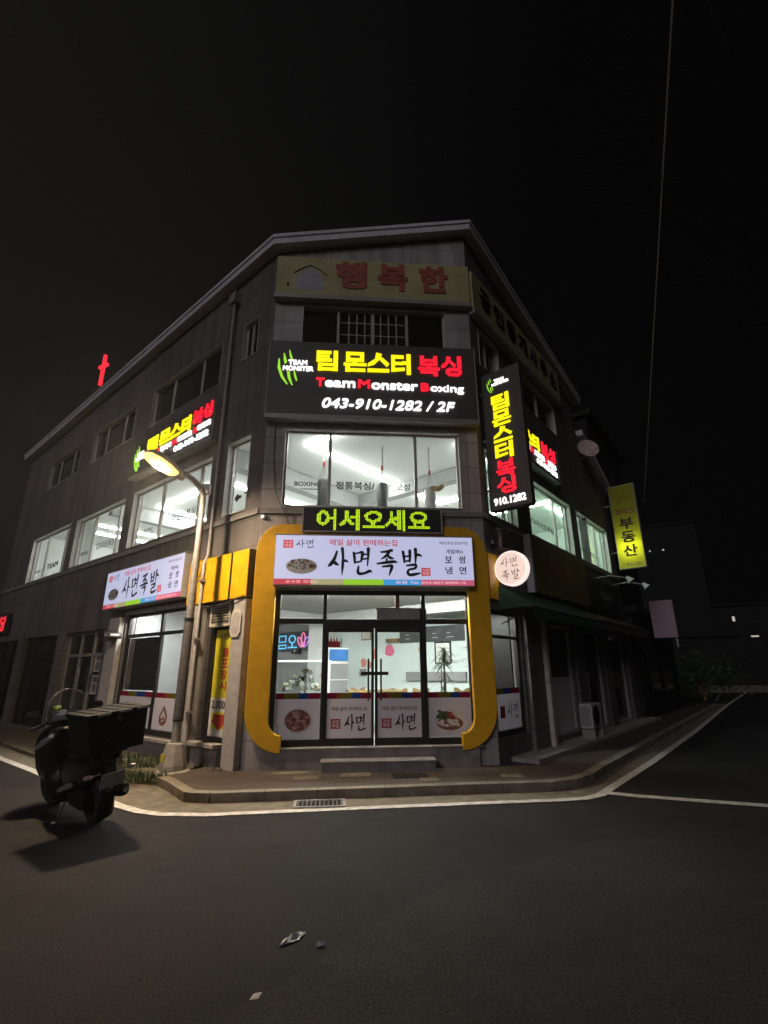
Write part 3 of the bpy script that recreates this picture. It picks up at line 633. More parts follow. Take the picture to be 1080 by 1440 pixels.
# dark rooms of the remaining ground floor and the top storey
mb = MB(); mb.box(-17, -5.6, 1.2, 1.3, .05, 4.3); under('partition', mb, M['frame_dark'], FL)
mb = MB(); mb.box(1.55, 10.3, 1.3, 1.4, .1, 4.3); mb.box(1.46, 1.55, .3, 1.3, .1, 4.3); under('partition', mb, M['frame_dark'], FR)

# --- restaurant shopfront (front)
sf = thing('shopfront', 'dark framed glass shopfront with double doors on the chamfered corner', 'shopfront', FF)
mb = MB(); y0, y1 = .1, .2
D = .46
for a, b, c, d in [(.34, .52, D, 3.31), (4.22, 4.30, D, 3.31), (.52, 4.22, 3.22, 3.31), (1.36, 1.43, D, 3.22), (3.31, 3.39, D, 3.22), (.52, 1.36, 2.66, 2.76), (1.43, 3.31, 2.58, 2.75), (3.39, 4.22, 2.66, 2.76), (.52, 1.36, D, .59), (3.39, 4.22, D, .59)]:
    mb.box(a, b, y0, y1, c, d)
part('frame', mb, M['frame_dark'], sf, bevel=.006, seg=1)
mb = MB(); mb.box(2.79, 2.87, .09, .19, 2.75, 3.22); part('transom_post', mb, M['frame_brown'], sf)
for a, b, c, d in [(.52, 1.36, 2.76, 3.22), (1.43, 2.79, 2.75, 3.22), (2.87, 3.31, 2.75, 3.22), (3.39, 4.22, 2.76, 3.22), (.52, 1.36, .59, 2.66), (3.39, 4.22, .59, 2.66)]:
    mb = MB(); mb.box(a, b, .146, .154, c, d); part('pane', mb, M['glass'], sf)
for (a, b) in ((1.43, 2.36), (2.38, 3.31)):
    mb = MB()
    for q in [(a, b, D, .6), (a, b, 2.5, 2.58), (a, a + .05, .6, 2.5), (b - .05, b, .6, 2.5)]: mb.box(q[0], q[1], .11, .17, q[2], q[3])
    d = part('door', mb, M['frame_dark'], sf, bevel=.005, seg=1)
    mb = MB(); mb.box(a + .05, b - .05, .136, .144, .6, 2.5); part('pane', mb, M['glass'], d)
    hx = b - .11 if a < 2 else a + .11
    mb = MB(); mb.tube([(hx, .03, 1.25), (hx, .03, 2.0)], .017); mb.tube([(hx, .03, 1.3), (hx, .12, 1.3)], .012); mb.tube([(hx, .03, 1.95), (hx, .12, 1.95)], .012); mb.box(hx - .14, hx + .14, .01, .05, 1.7, 1.76)
    part('handle', mb, M['frame_dark'], d)
# coloured film strip, white film, prints
def film_panel(par, a, b, y, cols, z0=.6, z1=1.28, z2=1.385):
    mb = MB(); mb.box(a, b, y - .002, y, z0, z1); f = part('window_film', mb, M['film'], par)
    s = (b - a) / sum(c[1] for c in cols); x = a
    for c, wd in cols:
        mb = MB(); mb.box(x, x + wd * s, y - .002, y, z1 + .001, z2); part('film_strip', mb, M['f_' + c], f); x += wd * s
    return f
CC = [('crimson', 1.1), ('orange', .5), ('olive', 1.2), ('blue', 1.0), ('crimson', 1.2)]
f1 = film_panel(sf, .525, 1.355, .144, [('crimson', .8), ('olive', 1.4), ('blue', .9), ('crimson', 1.2)])
f2 = film_panel(sf, 1.48, 2.31, .134, CC); f3 = film_panel(sf, 2.43, 3.26, .134, CC); f4 = film_panel(sf, 3.395, 4.215, .144, [('crimson', 1), ('orange', .3), ('olive', 1.1), ('blue', .9), ('crimson', 1.1)])
def blobs(mb, cx, cz, rx, rz, n, s, y):
    for i in range(n):
        a = random.uniform(0, 6.28); d = math.sqrt(random.random()); x, z = cx + rx * d * math.cos(a), cz + rz * d * math.sin(a)
        q = random.uniform(.5, 1) * s; t0 = random.uniform(0, 6)
        mb.face([(x + q * random.uniform(.6, 1.2) * math.cos(t0 - t), y - i * .00002, z + q * .7 * random.uniform(.6, 1.2) * math.sin(t0 - t)) for t in [6.283 * k / 7 for k in range(7)]][::-1])
    return mb
def disc(cx, cz, rx, rz, y, n=28): return MB().face([(cx + rx * math.cos(2 * math.pi * k / n), y, cz + rz * math.sin(2 * math.pi * k / n)) for k in range(n)])
part('print', disc(.96, .9, .27, .22, .1405), M['plate_print'], f1); part('print', disc(.95, .91, .235, .19, .1398), M['meat'], f1)
part('print', blobs(MB(), .95, .91, .2, .15, 34, .055, .1392), M['meat2'], f1); part('print', blobs(MB(), .95, .9, .2, .15, 26, .045, .1380), M['meat'], f1)
part('print', disc(3.8, .88, .28, .2, .1405), M['plate_print'], f4); part('print', disc(3.8, .83, .25, .12, .1398), M['meat'], f4)
part('print', blobs(MB(), 3.68, .98, .12, .1, 26, .06, .1392), M['leaf_print'], f4); part('print', blobs(MB(), 3.83, .97, .07, .06, 12, .05, .1385), M['red_print'], f4)
part('print', blobs(MB(), 3.8, .84, .2, .06, 24, .05, .1380), M['plate_print'], f4)
for f, a in ((f2, 1.48), (f3, 2.43)):
    part('lettering', text_mb('매일 삶아 판매하는집', a + .09, a + .75, 1.07, 1.14, .1305, .012), M['meat'], f)
    brush('사면', a + .33, a + .74, .72, 1.0, .1305, M['print_black'], f, .1, 1.35)
    mb = MB(); mb.box(a + .08, a + .26, .1315, .132, .76, .93); st = part('stamp', mb, M['f_red'], f)
    part('lettering', text_mb('사면\n족발', a + .1, a + .24, .78, .91, .1305, .02), M['film'], st)
mb = MB(); mb.box(.4, 4.28, .08, .32, 3.312, 3.35); part('head_trim', mb, M['frame_dark'], sf)
# roller blind case above the door, concrete step, doormat
rc = thing('air_curtain', 'long grey air curtain box fixed above the shop doors', 'air curtain', FF, (2.40, .02, 2.73))
mb = MB(); mb.box(0, .86, -.1, .07, 0, .2); part('case', mb, M['sign_side'], rc, bevel=.02); mb = MB(); mb.box(-.01, .9, -.11, .07, .2, .215); part('top_trim', mb, M['frame_brown'], rc)
mb = MB(); mb.lathe([(.05, -.02), (.065, 0), (.065, .2), (.05, .24)], 14, Matrix.Translation((.93, -.02, -.02))); part('sensor', mb, M['frame_dark'], rc, smooth=True)
mb = MB(); mb.box(1.43, 3.41, -.42, -.102, .1, .27); mb.box(1.41, 3.43, -.44, -.102, .27, .305)
tag(mesh_ob('door_step', mb, M['granite_base'], bevel=.008), 'low granite step below the restaurant doors', 'step').matrix_world = FF
mb = MB(); mb.slab([(2.62, -.95), (3.2, -.95), (3.2, -.6), (2.62, -.6)], .12, .138)
tag(mesh_ob('doormat', mb, M['mat_dark'], bevel=.005), 'dark rectangular doormat on the brick pavement by the step', 'doormat').matrix_world = FF

# --- yellow surround of the restaurant
ys = thing('yellow_surround', 'rounded yellow arch framing the restaurant corner', 'arch', FF)
out = [(.02, 1.12)] + [(.015, 3.9)] + arc2(.5, 4.0, .485, .6, 180, 90, 8)[1:] + arc2(4.16, 4.0, .49, .6, 90, 0, 8) + [(4.65, 1.12)] + arc2(3.97, 1.12, .68, .72, 0, -90, 10)[1:]
inn = [(3.97, .68)] + arc2(3.97, .96, .25, .28, -90, 0, 6)[1:] + [(4.22, 3.6)] + arc2(3.92, 3.6, .3, .3, 0, 90, 5)[1:] + arc2(.74, 3.6, .3, .3, 90, 180, 5) + [(.44, .96)] + arc2(.69, .96, .25, .28, 180, 270, 6)[1:]
out = out + inn + arc2(.69, 1.12, .67, .72, 270, 180, 10)[:-1]
mb = MB(); mb.prism(out, -.14, -.003); part('surround', mb, M['yellow'], ys, bevel=.01)
for k, (a, b, fr) in enumerate(((-.55, -.015, FL), (-2.18, -.62, FL), (.015, .42, FR))):
    mb = MB(); mb.box(a, b, -.165 if fr is FL else -.06, -.145 if fr is FL else -.003, 3.15, 4.1)
    o = part('side_panel', mb, M['yellow'], ys, bevel=.006); o.matrix_local = FF.inverted() @ fr
mb = MB(); mb.box(-2.18, -.015, -.145, -.003, 3.15, 4.1); o = part('backing', mb, M['frame_dark'], ys); o.matrix_local = FF.inverted() @ FL

# --- side street ground floor
sw = thing('side_shop_window', 'side street shop window with white film below the lit signboard', 'window', FL)
mb = MB()
for a, b, c, d in [(-5.35, -5.27, .44, 3.17), (-2.28, -2.2, .44, 3.17), (-5.27, -2.28, 3.1, 3.17), (-5.27, -2.28, .44, .56), (-3.62, -3.53, .56, 3.1), (-5.27, -3.62, 2.6, 2.68), (-3.53, -2.28, 2.6, 2.68)]: mb.box(a, b, .06, .14, c, d)
part('frame', mb, M['frame_dark'], sw, bevel=.005, seg=1)
for a, b in ((-5.27, -3.62), (-3.53, -2.28)):
    for c, d in ((.56, 2.6), (2.68, 3.1)):
        mb = MB(); mb.box(a, b, .096, .104, c, d); part('pane', mb, M['glass'], sw)
fa = film_panel(sw, -5.26, -3.63, .094, [('crimson', 1), ('olive', 1), ('blue', 1), ('crimson', .9)], .57, 1.22, 1.33); fb = film_panel(sw, -3.52, -2.29, .094, [('crimson', .8), ('orange', .5), ('olive', 1)], .57, 1.22, 1.33)
brush('사면', -4.35, -3.75, .72, 1.02, .0905, M['print_black'], fa)
drop = [(-3.05, 1.08), (-2.96, .98), (-2.88, .86), (-2.9, .74), (-3.0, .66), (-3.14, .66), (-3.23, .74), (-3.22, .86), (-3.13, .97)]
mb = MB(); mb.face([(x, .0905, z) for x, z in drop]); part('print', mb, M['meat'], fb)
mb = MB(); mb.face([(-3.06 + (x + 3.06) * .62, .0898, .83 + (z - .83) * .6) for x, z in drop]); part('print', mb, M['plate_print'], fb)
part('print', blobs(MB(), -3.06, .78, .1, .05, 14, .04, .089), M['meat'], fb)
mb = MB(); mb.box(-2.6, -2.4, .0905, .091, .75, .98); part('stamp', mb, M['f_red'], fb)
mb = MB(); mb.box(-5.4, -5.27, -.03, .0, 3.17, 3.2); mb.box(-5.35, -2.2, -.06, .05, 3.18, 3.26); part('head_trim', mb, M['granite_base'], sw)
# blind panel that hides the lower half of one pane
mb = MB(); mb.box(-5.24, -3.65, .13, .16, 1.36, 2.58); part('dark_blind', mb, M['mat_dark'], sw)

al = thing('side_alcove_window', 'narrow side window filled by a yellow banner under a cream louver', 'window', FL)
mb = MB(); mb.box(-1.5, -1.38, .1, .2, .5, 2.66); mb.box(-.74, -.62, .1, .2, .5, 2.66); mb.box(-1.38, -.74, .1, .2, .5, .58); mb.box(-1.5, -.62, .24, .27, .5, 3.15); part('frame', mb, M['frame_dark'], al)
mb = MB(); mb.box(-1.36, -.72, .15, .16, .58, 2.6); bn = part('banner', mb, M['poster_y'], al)
mb = MB(); mb.box(-1.36, -.72, .146, .1495, .58, 1.28); part('lower_sheet', mb, M['poster_w'], bn)
mb = MB(); mb.box(-1.26, -.74, .143, .1455, .72, 1.02); part('lower_sheet', mb, M['poster_y'], bn)
for i, c in enumerate('올포장시'): lettering(c, -1.1, -.86, 2.06 - i * .215, 2.24 - i * .215, .147, M['poster_r'], bn, .03)
lettering('2.000', -1.3, -.84, 1.08, 1.23, .144, M['print_black'], bn, .02)
mb = MB(); mb.prism([(-1.2, .98), (-.8, .98), (-.8, .86), (-.72, .86), (-1.0, .7), (-1.28, .86), (-1.2, .86)], .14, .1425); part('arrow', mb, M['poster_r'], bn)
brush('사면', -1.28, -.9, 2.4, 2.52, .147, M['print_black'], bn)
lv = thing('vent_louver', 'cream slatted vent louver above the yellow banner', 'vent', FL, (-1.45, .06, 2.66))
mb = MB(); mb.box(0, .74, -.06, .1, 0, .045); mb.box(0, .74, -.06, .1, .43, .475); mb.box(0, .05, -.06, .1, .045, .43); mb.box(.69, .74, -.06, .1, .045, .43); part('frame', mb, M['louver'], lv)
mb = MB()
for i in range(7): mb.add([(.05, -.05, .055 + i * .054), (.69, -.05, .055 + i * .054), (.69, .03, .095 + i * .054), (.05, .03, .095 + i * .054), (.05, -.05, .063 + i * .054), (.69, -.05, .063 + i * .054), (.69, .03, .103 + i * .054), (.05, .03, .103 + i * .054)], [(0, 3, 2, 1), (4, 5, 6, 7), (0, 1, 5, 4), (1, 2, 6, 5), (2, 3, 7, 6), (3, 0, 4, 7)])
part('slats', mb, M['louver'], lv); mb = MB(); mb.box(.05, .69, .06, .09, .045, .43); part('backing', mb, M['frame_dark'], lv)
pq = thing('plaque', 'pale eight sided plaque on the stone pillar beside the banner', 'plaque', FL, (-.27, -.142, 2.66))
mb = MB(); mb.prism([(-.1, -.26), (.1, -.26), (.17, -.16), (.17, .16), (.1, .26), (-.1, .26), (-.17, .16), (-.17, -.16)], -.03, 0); part('plate', mb, M['plaque'], pq, bevel=.01)
mb = MB(); mb.prism([(-.07, -.2), (.07, -.2), (.125, -.12), (.125, .12), (.07, .2), (-.07, .2), (-.125, .12), (-.125, -.12)], -.034, -.0302); part('inner_panel', mb, M['stone_trim'], pq)
dp = thing('drainpipe', 'tall grey drainpipe beside the banner window', 'drainpipe', FL, (-1.53, -.2, 0))
mb = MB(); mb.tube([(-.08, .1, 11.2), (-.08, .1, 4.2), (0, -.02, 4.0), (0, -.02, .15)], .033, 10); part('pipe', mb, M['stone_trim'], dp, smooth=True)
mb = MB()
for z in (1.0, 2.4, 3.6): mb.box(-.065, .065, -.09, .05, z, z + .04)
part('pipe_bracket', mb, M['steel'], dp)
mb = MB(); mb.box(-.2, .06, .0, .2, 10.9, 11.2); part('hopper', mb, M['steel'], dp)
ev = thing('exhaust_pipe', 'round steel exhaust outlet poking from the stone pilaster', 'pipe', FL, (-5.5, -.14, 2.66))
mb = MB(); mb.tube([(0, .1, 0), (0, -.12, 0), (0, -.3, -.03)], [.13, .13, .13], 16); mb.tube([(0, -.30, -.03), (0, -.33, -.035)], [.15, .15], 16); part('duct', mb, M['duct'], ev, smooth=True)
mb = MB(); mb.tube([(.16, 0, 0), (.16, -.14, 0), (.2, -.25, 0)], .05, 10); part('side_outlet', mb, M['steel'], ev, smooth=True)
# dark unlit shop bays further down the side street
for i, (a, b) in enumerate(((-9.3, -6.5), (-13.1, -9.9), (-16.9, -13.7))):
    bay = thing('shop_bay', ['unlit dark glass doorway with pale notices beside the lit shop window', 'unlit dark glass shop bay in the middle of the side street front', 'unlit dark shop bay under the small red sign'][i], 'shop bay', FL)
    mb = MB(); n = 3
    for k in range(n + 1): x = a + (b - a) * k / n; mb.box(x - .04, x + .04, .12, .22, .14, 2.9)
    mb.box(a, b, .125, .215, 2.82, 2.9); mb.box(a, b, .125, .215, 2.2, 2.28); mb.box(a, b, .125, .215, .14, .24); part('frame', mb, M['steel'] if i == 0 else M['frame_dark'], bay)
    for k in range(n):
        mb = MB(); mb.box(a + (b - a) * k / n + .04, a + (b - a) * (k + 1) / n - .04, .165, .175, .24, 2.82); part('pane', mb, M['dark_glass'], bay)
    if i == 0:
        for z in (1.2, 1.78):
            mb = MB(); mb.box(-7.3, -6.6, .155, .16, z, z + .5); nn = part('notice', mb, M['plaque'], bay)
            mb = MB(); mb.box(-7.2, -6.7, .152, .1545, z + .3, z + .45); mb.box(-7.2, -6.95, .152, .1545, z + .06, z + .26); mb.box(-6.9, -6.7, .152, .1545, z + .06, z + .26); part('print', mb, M['print_grey'], nn)
        mb = MB(); mb.tube([(-8.0, .06, .9), (-8.0, .06, 1.9)], .018); part('handle', mb, M['steel'], bay)

# ================================================================== SIGNS
def gym_board(name, label, fr, x0, x1, z0, z1, rows, claw=None):
    """Black fascia board with lit channel letters."""
    t = thing(name, label, 'signboard', fr); y = -.20
    mb = MB(); mb.box(x0, x1, y, -.004, z0 + .1, z1); part('board', mb, M['sign_black'], t, bevel=.006)
    mb = MB(); mb.box(x0 - .02, x1 + .02, y - .03, -.006, z0, z0 + .1); mb.box(x0 - .02, x0 - .001, y - .012, -.006, z0 + .1, z1); mb.box(x1 + .001, x1 + .02, y - .012, -.006, z0 + .1, z1); part('rail', mb, M['sign_side'], t, bevel=.004)
    if claw:
        a, b, c, d = claw
        part('claw_mark', claw_mb(a, b, c, d, y), M['g_green'], t)
        w = b - a; h = d - c
        lettering('TEAM', a + .49 * w, a + 1.2 * w, c + .58 * h, c + .71 * h, y, M['g_white'], t, .03, thick=.02)
        lettering('MONSTER', a + .3 * w, a + 1.44 * w, c + .41 * h, c + .54 * h, y, M['g_white'], t, .03, thick=.02)
    for r in rows:
        k = r[0]
        if k == 'ch': mb = chunky_mb(r[1], *r[2:6], y); part('letter', mb, M[r[6]], t)
        else: lettering(r[1], *r[2:6], y, M[r[6]], t, r[7] if len(r) > 7 else .02, r[8] if len(r) > 8 else 0., .03)
    return t
gym_board('gym_signboard', 'big black gym signboard with lit yellow and red letters over the middle front window', FF, .0, 4.66, 6.96, 8.92, [
    ('ch', '팀', 1.03, 1.53, 8.18, 8.68, 'g_yellow'), ('ch', '몬', 1.65, 2.16, 8.18, 8.68, 'g_yellow'), ('ch', '스', 2.19, 2.68, 8.18, 8.68, 'g_yellow'), ('ch', '터', 2.72, 3.18, 8.16, 8.67, 'g_yellow'),
    ('ch', '복', 3.34, 3.84, 8.17, 8.66, 'g_red'), ('ch', '싱', 3.88, 4.37, 8.16, 8.67, 'g_red'),
    ('t', 'T', 1.05, 1.24, 7.77, 7.98, 'g_red', .035), ('t', 'eam', 1.25, 1.92, 7.76, 7.92, 'g_white', .02), ('t', 'M', 1.98, 2.25, 7.76, 7.97, 'g_red', .02), ('t', 'onster', 2.28, 3.32, 7.74, 7.93, 'g_white', .02),
    ('t', 'B', 3.39, 3.58, 7.74, 7.94, 'g_red', .03), ('t', 'oxing', 3.61, 4.37, 7.69, 7.91, 'g_white', .008),
    ('t', '043-910-1282 / 2F', 1.2, 4.15, 7.24, 7.48, 'g_white', .012, .22)], (.13, .72, 7.77, 8.68))
gym_board('gym_signboard', 'black gym signboard with lit letters behind the street lamp head', FL, -6.05, -1.82, 7.05, 8.2, [
    ('ch', '팀', -5.2, -4.6, 7.66, 8.06, 'g_yellow'), ('ch', '몬', -4.5, -3.95, 7.68, 8.08, 'g_yellow'), ('ch', '스', -3.9, -3.4, 7.68, 8.08, 'g_yellow'), ('ch', '터', -3.35, -2.9, 7.67, 8.08, 'g_yellow'),
    ('ch', '복', -2.8, -2.36, 7.72, 8.12, 'g_red'), ('ch', '싱', -2.32, -1.9, 7.73, 8.13, 'g_red'),
    ('t', 'T', -4.55, -4.38, 7.46, 7.6, 'g_red', .03), ('t', 'EAM', -4.36, -3.83, 7.46, 7.6, 'g_white', .02), ('t', 'M', -3.7, -3.5, 7.46, 7.6, 'g_red', .02), ('t', 'ONSTER', -3.48, -2.78, 7.47, 7.61, 'g_white', .02), ('t', 'B', -2.7, -2.55, 7.48, 7.62, 'g_red', .02), ('t', 'OXING', -2.53, -1.95, 7.49, 7.63, 'g_white', .02),
    ('t', '043-910-1282', -3.6, -2.0, 7.22, 7.38, 'g_white', .02)], (-5.98, -5.5, 7.24, 8.05))
gym_board('gym_signboard', 'black gym signboard with lit letters half hidden by the projecting upright sign', FR, 1.05, 4.6, 6.92, 7.98, [
    ('ch', '팀', 1.3, 1.75, 7.46, 7.86, 'g_yellow'), ('ch', '몬', 1.85, 2.25, 7.46, 7.86, 'g_yellow'), ('ch', '스', 2.32, 2.72, 7.46, 7.86, 'g_yellow'), ('ch', '터', 2.78, 3.2, 7.46, 7.86, 'g_yellow'),
    ('ch', '복', 3.36, 3.85, 7.44, 7.86, 'g_red'), ('ch', '싱', 3.92, 4.4, 7.44, 7.86, 'g_red'),
    ('t', 'T', 1.9, 2.02, 7.26, 7.4, 'g_red', .03), ('t', 'EAM', 2.04, 2.5, 7.26, 7.4, 'g_white', .02), ('t', 'M', 2.6, 2.78, 7.26, 7.4, 'g_red', .02), ('t', 'ONSTER', 2.8, 3.5, 7.26, 7.4, 'g_white', .02), ('t', 'B', 3.6, 3.72, 7.26, 7.4, 'g_red', .02), ('t', 'OXING', 3.74, 4.35, 7.26, 7.4, 'g_white', .02),
    ('t', '043-910-1282', 2.95, 4.4, 7.06, 7.2, 'g_white', .02)])

# upright projecting gym sign
def projecting(name, label, u, x0, x1, z0, z1, th, face, side, cat='signboard'):
    """Box sign standing out from the return facade; local x runs away from the wall, local y away from the street corner."""
    fr = FR @ Matrix.Translation((u, 0, 0)) @ Matrix.Rotation(math.radians(-90), 4, 'Z')   # x -> outward, y -> along the facade
    t = thing(name, label, cat, fr)
    mb = MB(); mb.box(x0, x1, .004, th, z0, z1); part('case', mb, side, t, bevel=.006)
    return t
vs_ = projecting('upright_sign', 'tall black projecting sign with stacked yellow and red lit letters', .2, .1, 1.03, 5.02, 8.36, .2, None, M['sign_black'])
part('claw_mark', claw_mb(.22, .42, 7.83, 8.22, 0, .012), M['g_green'], vs_)
lettering('TEAM', .42, .66, 8.06, 8.14, 0, M['g_white'], vs_, .02, thick=.012); lettering('MONSTER', .36, .78, 7.98, 8.05, 0, M['g_white'], vs_, .02, thick=.012)
for i, (c, mm) in enumerate(zip('팀몬스터복싱', ['g_yellow'] * 4 + ['g_red'] * 2)):
    part('letter', chunky_mb(c, .31, .75, 7.36 - i * .4, 7.72 - i * .4, 0, .02), M[mm], vs_)
lettering('910.1282', .2, .92, 5.12, 5.28, 0, M['g_white'], vs_, .022, thick=.015)
mb = MB()
for z in (5.5, 6.7, 7.9): mb.box(-.02, .1, .07, .12, z, z + .05)
part('bracket', mb, M['steel'], vs_)
mb = MB(); mb.box(.085, .098, .02, .04, 5.04, 6.1); part('edge_strip', mb, M['sign_side'], vs_)

# big faded estate agent band round the top storey
t = thing('estate_signboard', 'wide faded yellow signboard with red letters under the front roofline', 'signboard', FF)
mb = MB(); mb.box(.0, 4.68, -.15, -.003, 10.26, 11.38); part('board', mb, M['sign_cream'], t, bevel=.006)
mb = MB(); mb.box(-.02, 4.70, -.19, -.003, 10.15, 10.258); part('rail', mb, M['sign_side'], t, bevel=.005)
for c, a, b in (('행', 1.4, 2.16), ('복', 2.42, 3.16), ('한', 3.44, 4.16)): lettering(c, a, b, 10.5, 11.3, -.152, M['sign_red'], t, .035, thick=.02)
mb = MB(); mb.face([(x, -.152, z) for x, z in [(.5, 10.42), (1.08, 10.42), (1.13, 10.55), (1.1, 10.75)] + arc(.8, 10.75, .28, 20, 160, 8) + [(.48, 10.75), (.45, 10.55)]]); part('logo', mb, M['sign_white'], t)
mb = MB(); mb.tube([(.42, -.16, 10.9), (.62, -.16, 11.05), (.8, -.16, 11.14), (.98, -.16, 11.05), (1.2, -.16, 10.86)], .012, 6); mb.box(.26, .31, -.158, -.15, 10.5, 10.62); part('logo', mb, M['letter_dark'], t)
t = thing('estate_signboard', 'long faded yellow signboard with dark letters along the top of the return facade', 'signboard', FR)
mb = MB(); mb.box(.0, 5.8, -.15, -.003, 10.14, 11.3); part('board', mb, M['sign_cream'], t, bevel=.006)
mb = MB(); mb.box(-.02, 5.82, -.19, -.003, 10.03, 10.138); part('rail', mb, M['sign_side'], t, bevel=.005)
for i, c in enumerate('공인중개사무소'): lettering(c, .35 + i * .77, .93 + i * .77, 10.5, 11.1, -.152, M['letter_dark'], t, .03, thick=.02)

# backlit restaurant signboards
def food_board(label, fr, x0, z0, W_=3.93, H_=1.0):
    t = thing('restaurant_signboard', label, 'signboard', fr); y = -.3; u = lambda a: x0 + a * W_ / 3.93
    mb = MB(); mb.box(x0, x0 + W_, y + .012, -.006, z0, z0 + H_); part('case', mb, M['sign_side'], t, bevel=.005)
    mb = MB(); mb.box(x0 + .015, x0 + W_ - .015, y, y + .0118, z0 + .125, z0 + H_ - .015); p = part('lit_panel', mb, M['g_panel'], t)
    yy = y - .001
    for a, b, m in ((.015, .72, 'g_pred'), (.72, 1.35, 'g_polive'), (1.35, 2.12, 'g_pgreen'), (2.12, 2.86, 'g_pblue'), (2.86, 3.915, 'g_ppink')):
        mb = MB(); mb.box(u(a), u(b), y, y + .0118, z0 + .015, z0 + .124); part('colour_strip', mb, M[m], t)
    mb = MB(); mb.box(u(.16), u(.35), yy - .0005, yy, z0 + .73, z0 + .89); st = part('stamp', mb, M['g_pred'], p)
    lettering('사면\n족발', u(.18), u(.33), z0 + .75, z0 + .87, yy - .001, M['g_pink_lt'], st, .0)
    brush('사면', u(.4), u(.77), z0 + .73, z0 + .9, yy, M['print_black'], p, .12)
    lettering('매일 삶아 판매하는집', u(1.06), u(2.4), z0 + .79, z0 + .92, yy, M['g_pred'], p, .012)
    brush('사면족발', u(1.03), u(2.88), z0 + .2, z0 + .73, yy, M['print_black'], p, .2, 1.35)
    mb = MB(); mb.box(u(2.87), u(3.05), yy - .0005, yy, z0 + .2, z0 + .36); st = part('stamp', mb, M['g_pred'], p)
    lettering('사면\n족발', u(2.89), u(3.03), z0 + .22, z0 + .34, yy - .001, M['g_pink_lt'], st, .0)
    lettering('배달전문점 일반음식점', u(3.25), u(3.82), z0 + .84, z0 + .9, yy, M['print_grey'], p, .005)
    lettering('계절메뉴', u(3.38), u(3.73), z0 + .65, z0 + .74, yy, M['print_black'], p, .01)
    for c, a, b in (('보', 3.35, .46), ('쌈', 3.63, .46), ('냉', 3.35, .24), ('면', 3.63, .24)): lettering(c, u(a), u(a + .14), z0 + b, z0 + b + .15, yy, M['print_black'], p, .012)
    part('dish_print', disc(u(.53), z0 + .37, .3 * W_ / 3.93, .15, yy + .0006), M['print_grey2'], p)
    part('dish_print', blobs(MB(), u(.53), z0 + .4, .23, .1, 40, .05, yy), M['print_grey'], p); part('dish_print', blobs(MB(), u(.54), z0 + .4, .2, .09, 26, .035, yy - .002), M['print_grey2'], p)
    part('dish_print', blobs(MB(), u(.74), z0 + .38, .06, .05, 10, .035, yy - .0035), M['meat'], p)
    lettering('순수한 국내산', u(.24), u(.86), z0 + .04, z0 + .1, yy, M['g_pink_lt'], t, .005); lettering('본점 Tel. 043-857-8909~9', u(2.36), u(3.74), z0 + .04, z0 + .1, yy, M['g_pink_lt'], t, .01)
    mb = MB(); mb.box(x0 - .02, x0 + W_ + .02, -.28, -.006, z0 + H_, z0 + H_ + .015); part('top_trim', mb, M['sign_side'], t)
    return t
food_board('wide backlit white restaurant signboard with black brush lettering over the corner doors', FF, .40, 3.345)
food_board('backlit white restaurant signboard with brush lettering above the side shop window', FL, -6.2, 3.34, 3.97, 1.0)

# led message board
t = thing('led_board', 'black dot matrix board with green message between the gym window and the restaurant sign', 'led board', FF)
mb = MB(); mb.box(.92, 3.72, -.2, -.052, 4.46, 4.94); part('screen', mb, M['letter_dark'], t)
mb = MB()
for q in [(.89, 3.75, 4.43, 4.459), (.89, 3.75, 4.941, 4.97), (.89, .919, 4.459, 4.941), (3.721, 3.75, 4.459, 4.941)]: mb.box(q[0], q[1], -.215, -.052, q[2], q[3])
part('frame', mb, M['sign_side'], t, bevel=.004)
def dots(body, x0, x1, z0, z1, nz, y):
    vs, fs, a, b, c, d = text_raw(body, .03); mb = MB(); p = (z1 - z0) / nz; nx = int((x1 - x0) / p)
    tris = []
    for f in fs:
        for i in range(1, len(f) - 1): tris.append([((vs[k][0] - a) / (b - a) * (x1 - x0), (vs[k][1] - c) / (d - c) * (z1 - z0)) for k in (f[0], f[i], f[i + 1])])
    grid = set()
    for (A_, B_, C_) in tris:
        i0, i1 = int(min(A_[0], B_[0], C_[0]) / p) - 1, int(max(A_[0], B_[0], C_[0]) / p) + 1; j0, j1 = int(min(A_[1], B_[1], C_[1]) / p) - 1, int(max(A_[1], B_[1], C_[1]) / p) + 1
        for i in range(i0, i1 + 1):
            for j in range(j0, j1 + 1):
                x, z = (i + .5) * p, (j + .5) * p
                s = [(Q[0] - P[0]) * (z - P[1]) - (Q[1] - P[1]) * (x - P[0]) for P, Q in ((A_, B_), (B_, C_), (C_, A_))]
                if all(k >= 0 for k in s) or all(k <= 0 for k in s): grid.add((i, j))
    r = p * .39; k = 5; out = [MB() for _ in range(k)]
    for i, j in sorted(grid):
        mb = out[min(k - 1, int((i + .5) * p / (x1 - x0) * k))]
        x, z = x0 + (i + .5) * p, z0 + (j + .5) * p
        mb.face([(x - r, y, z - r), (x + r, y, z - r), (x + r, y, z + r), (x - r, y, z + r)])
    return out
for mb in dots('어서오세요', 1.18, 3.48, 4.475, 4.925, 16, -.202): part('led_letter', mb, M['g_led'], t)

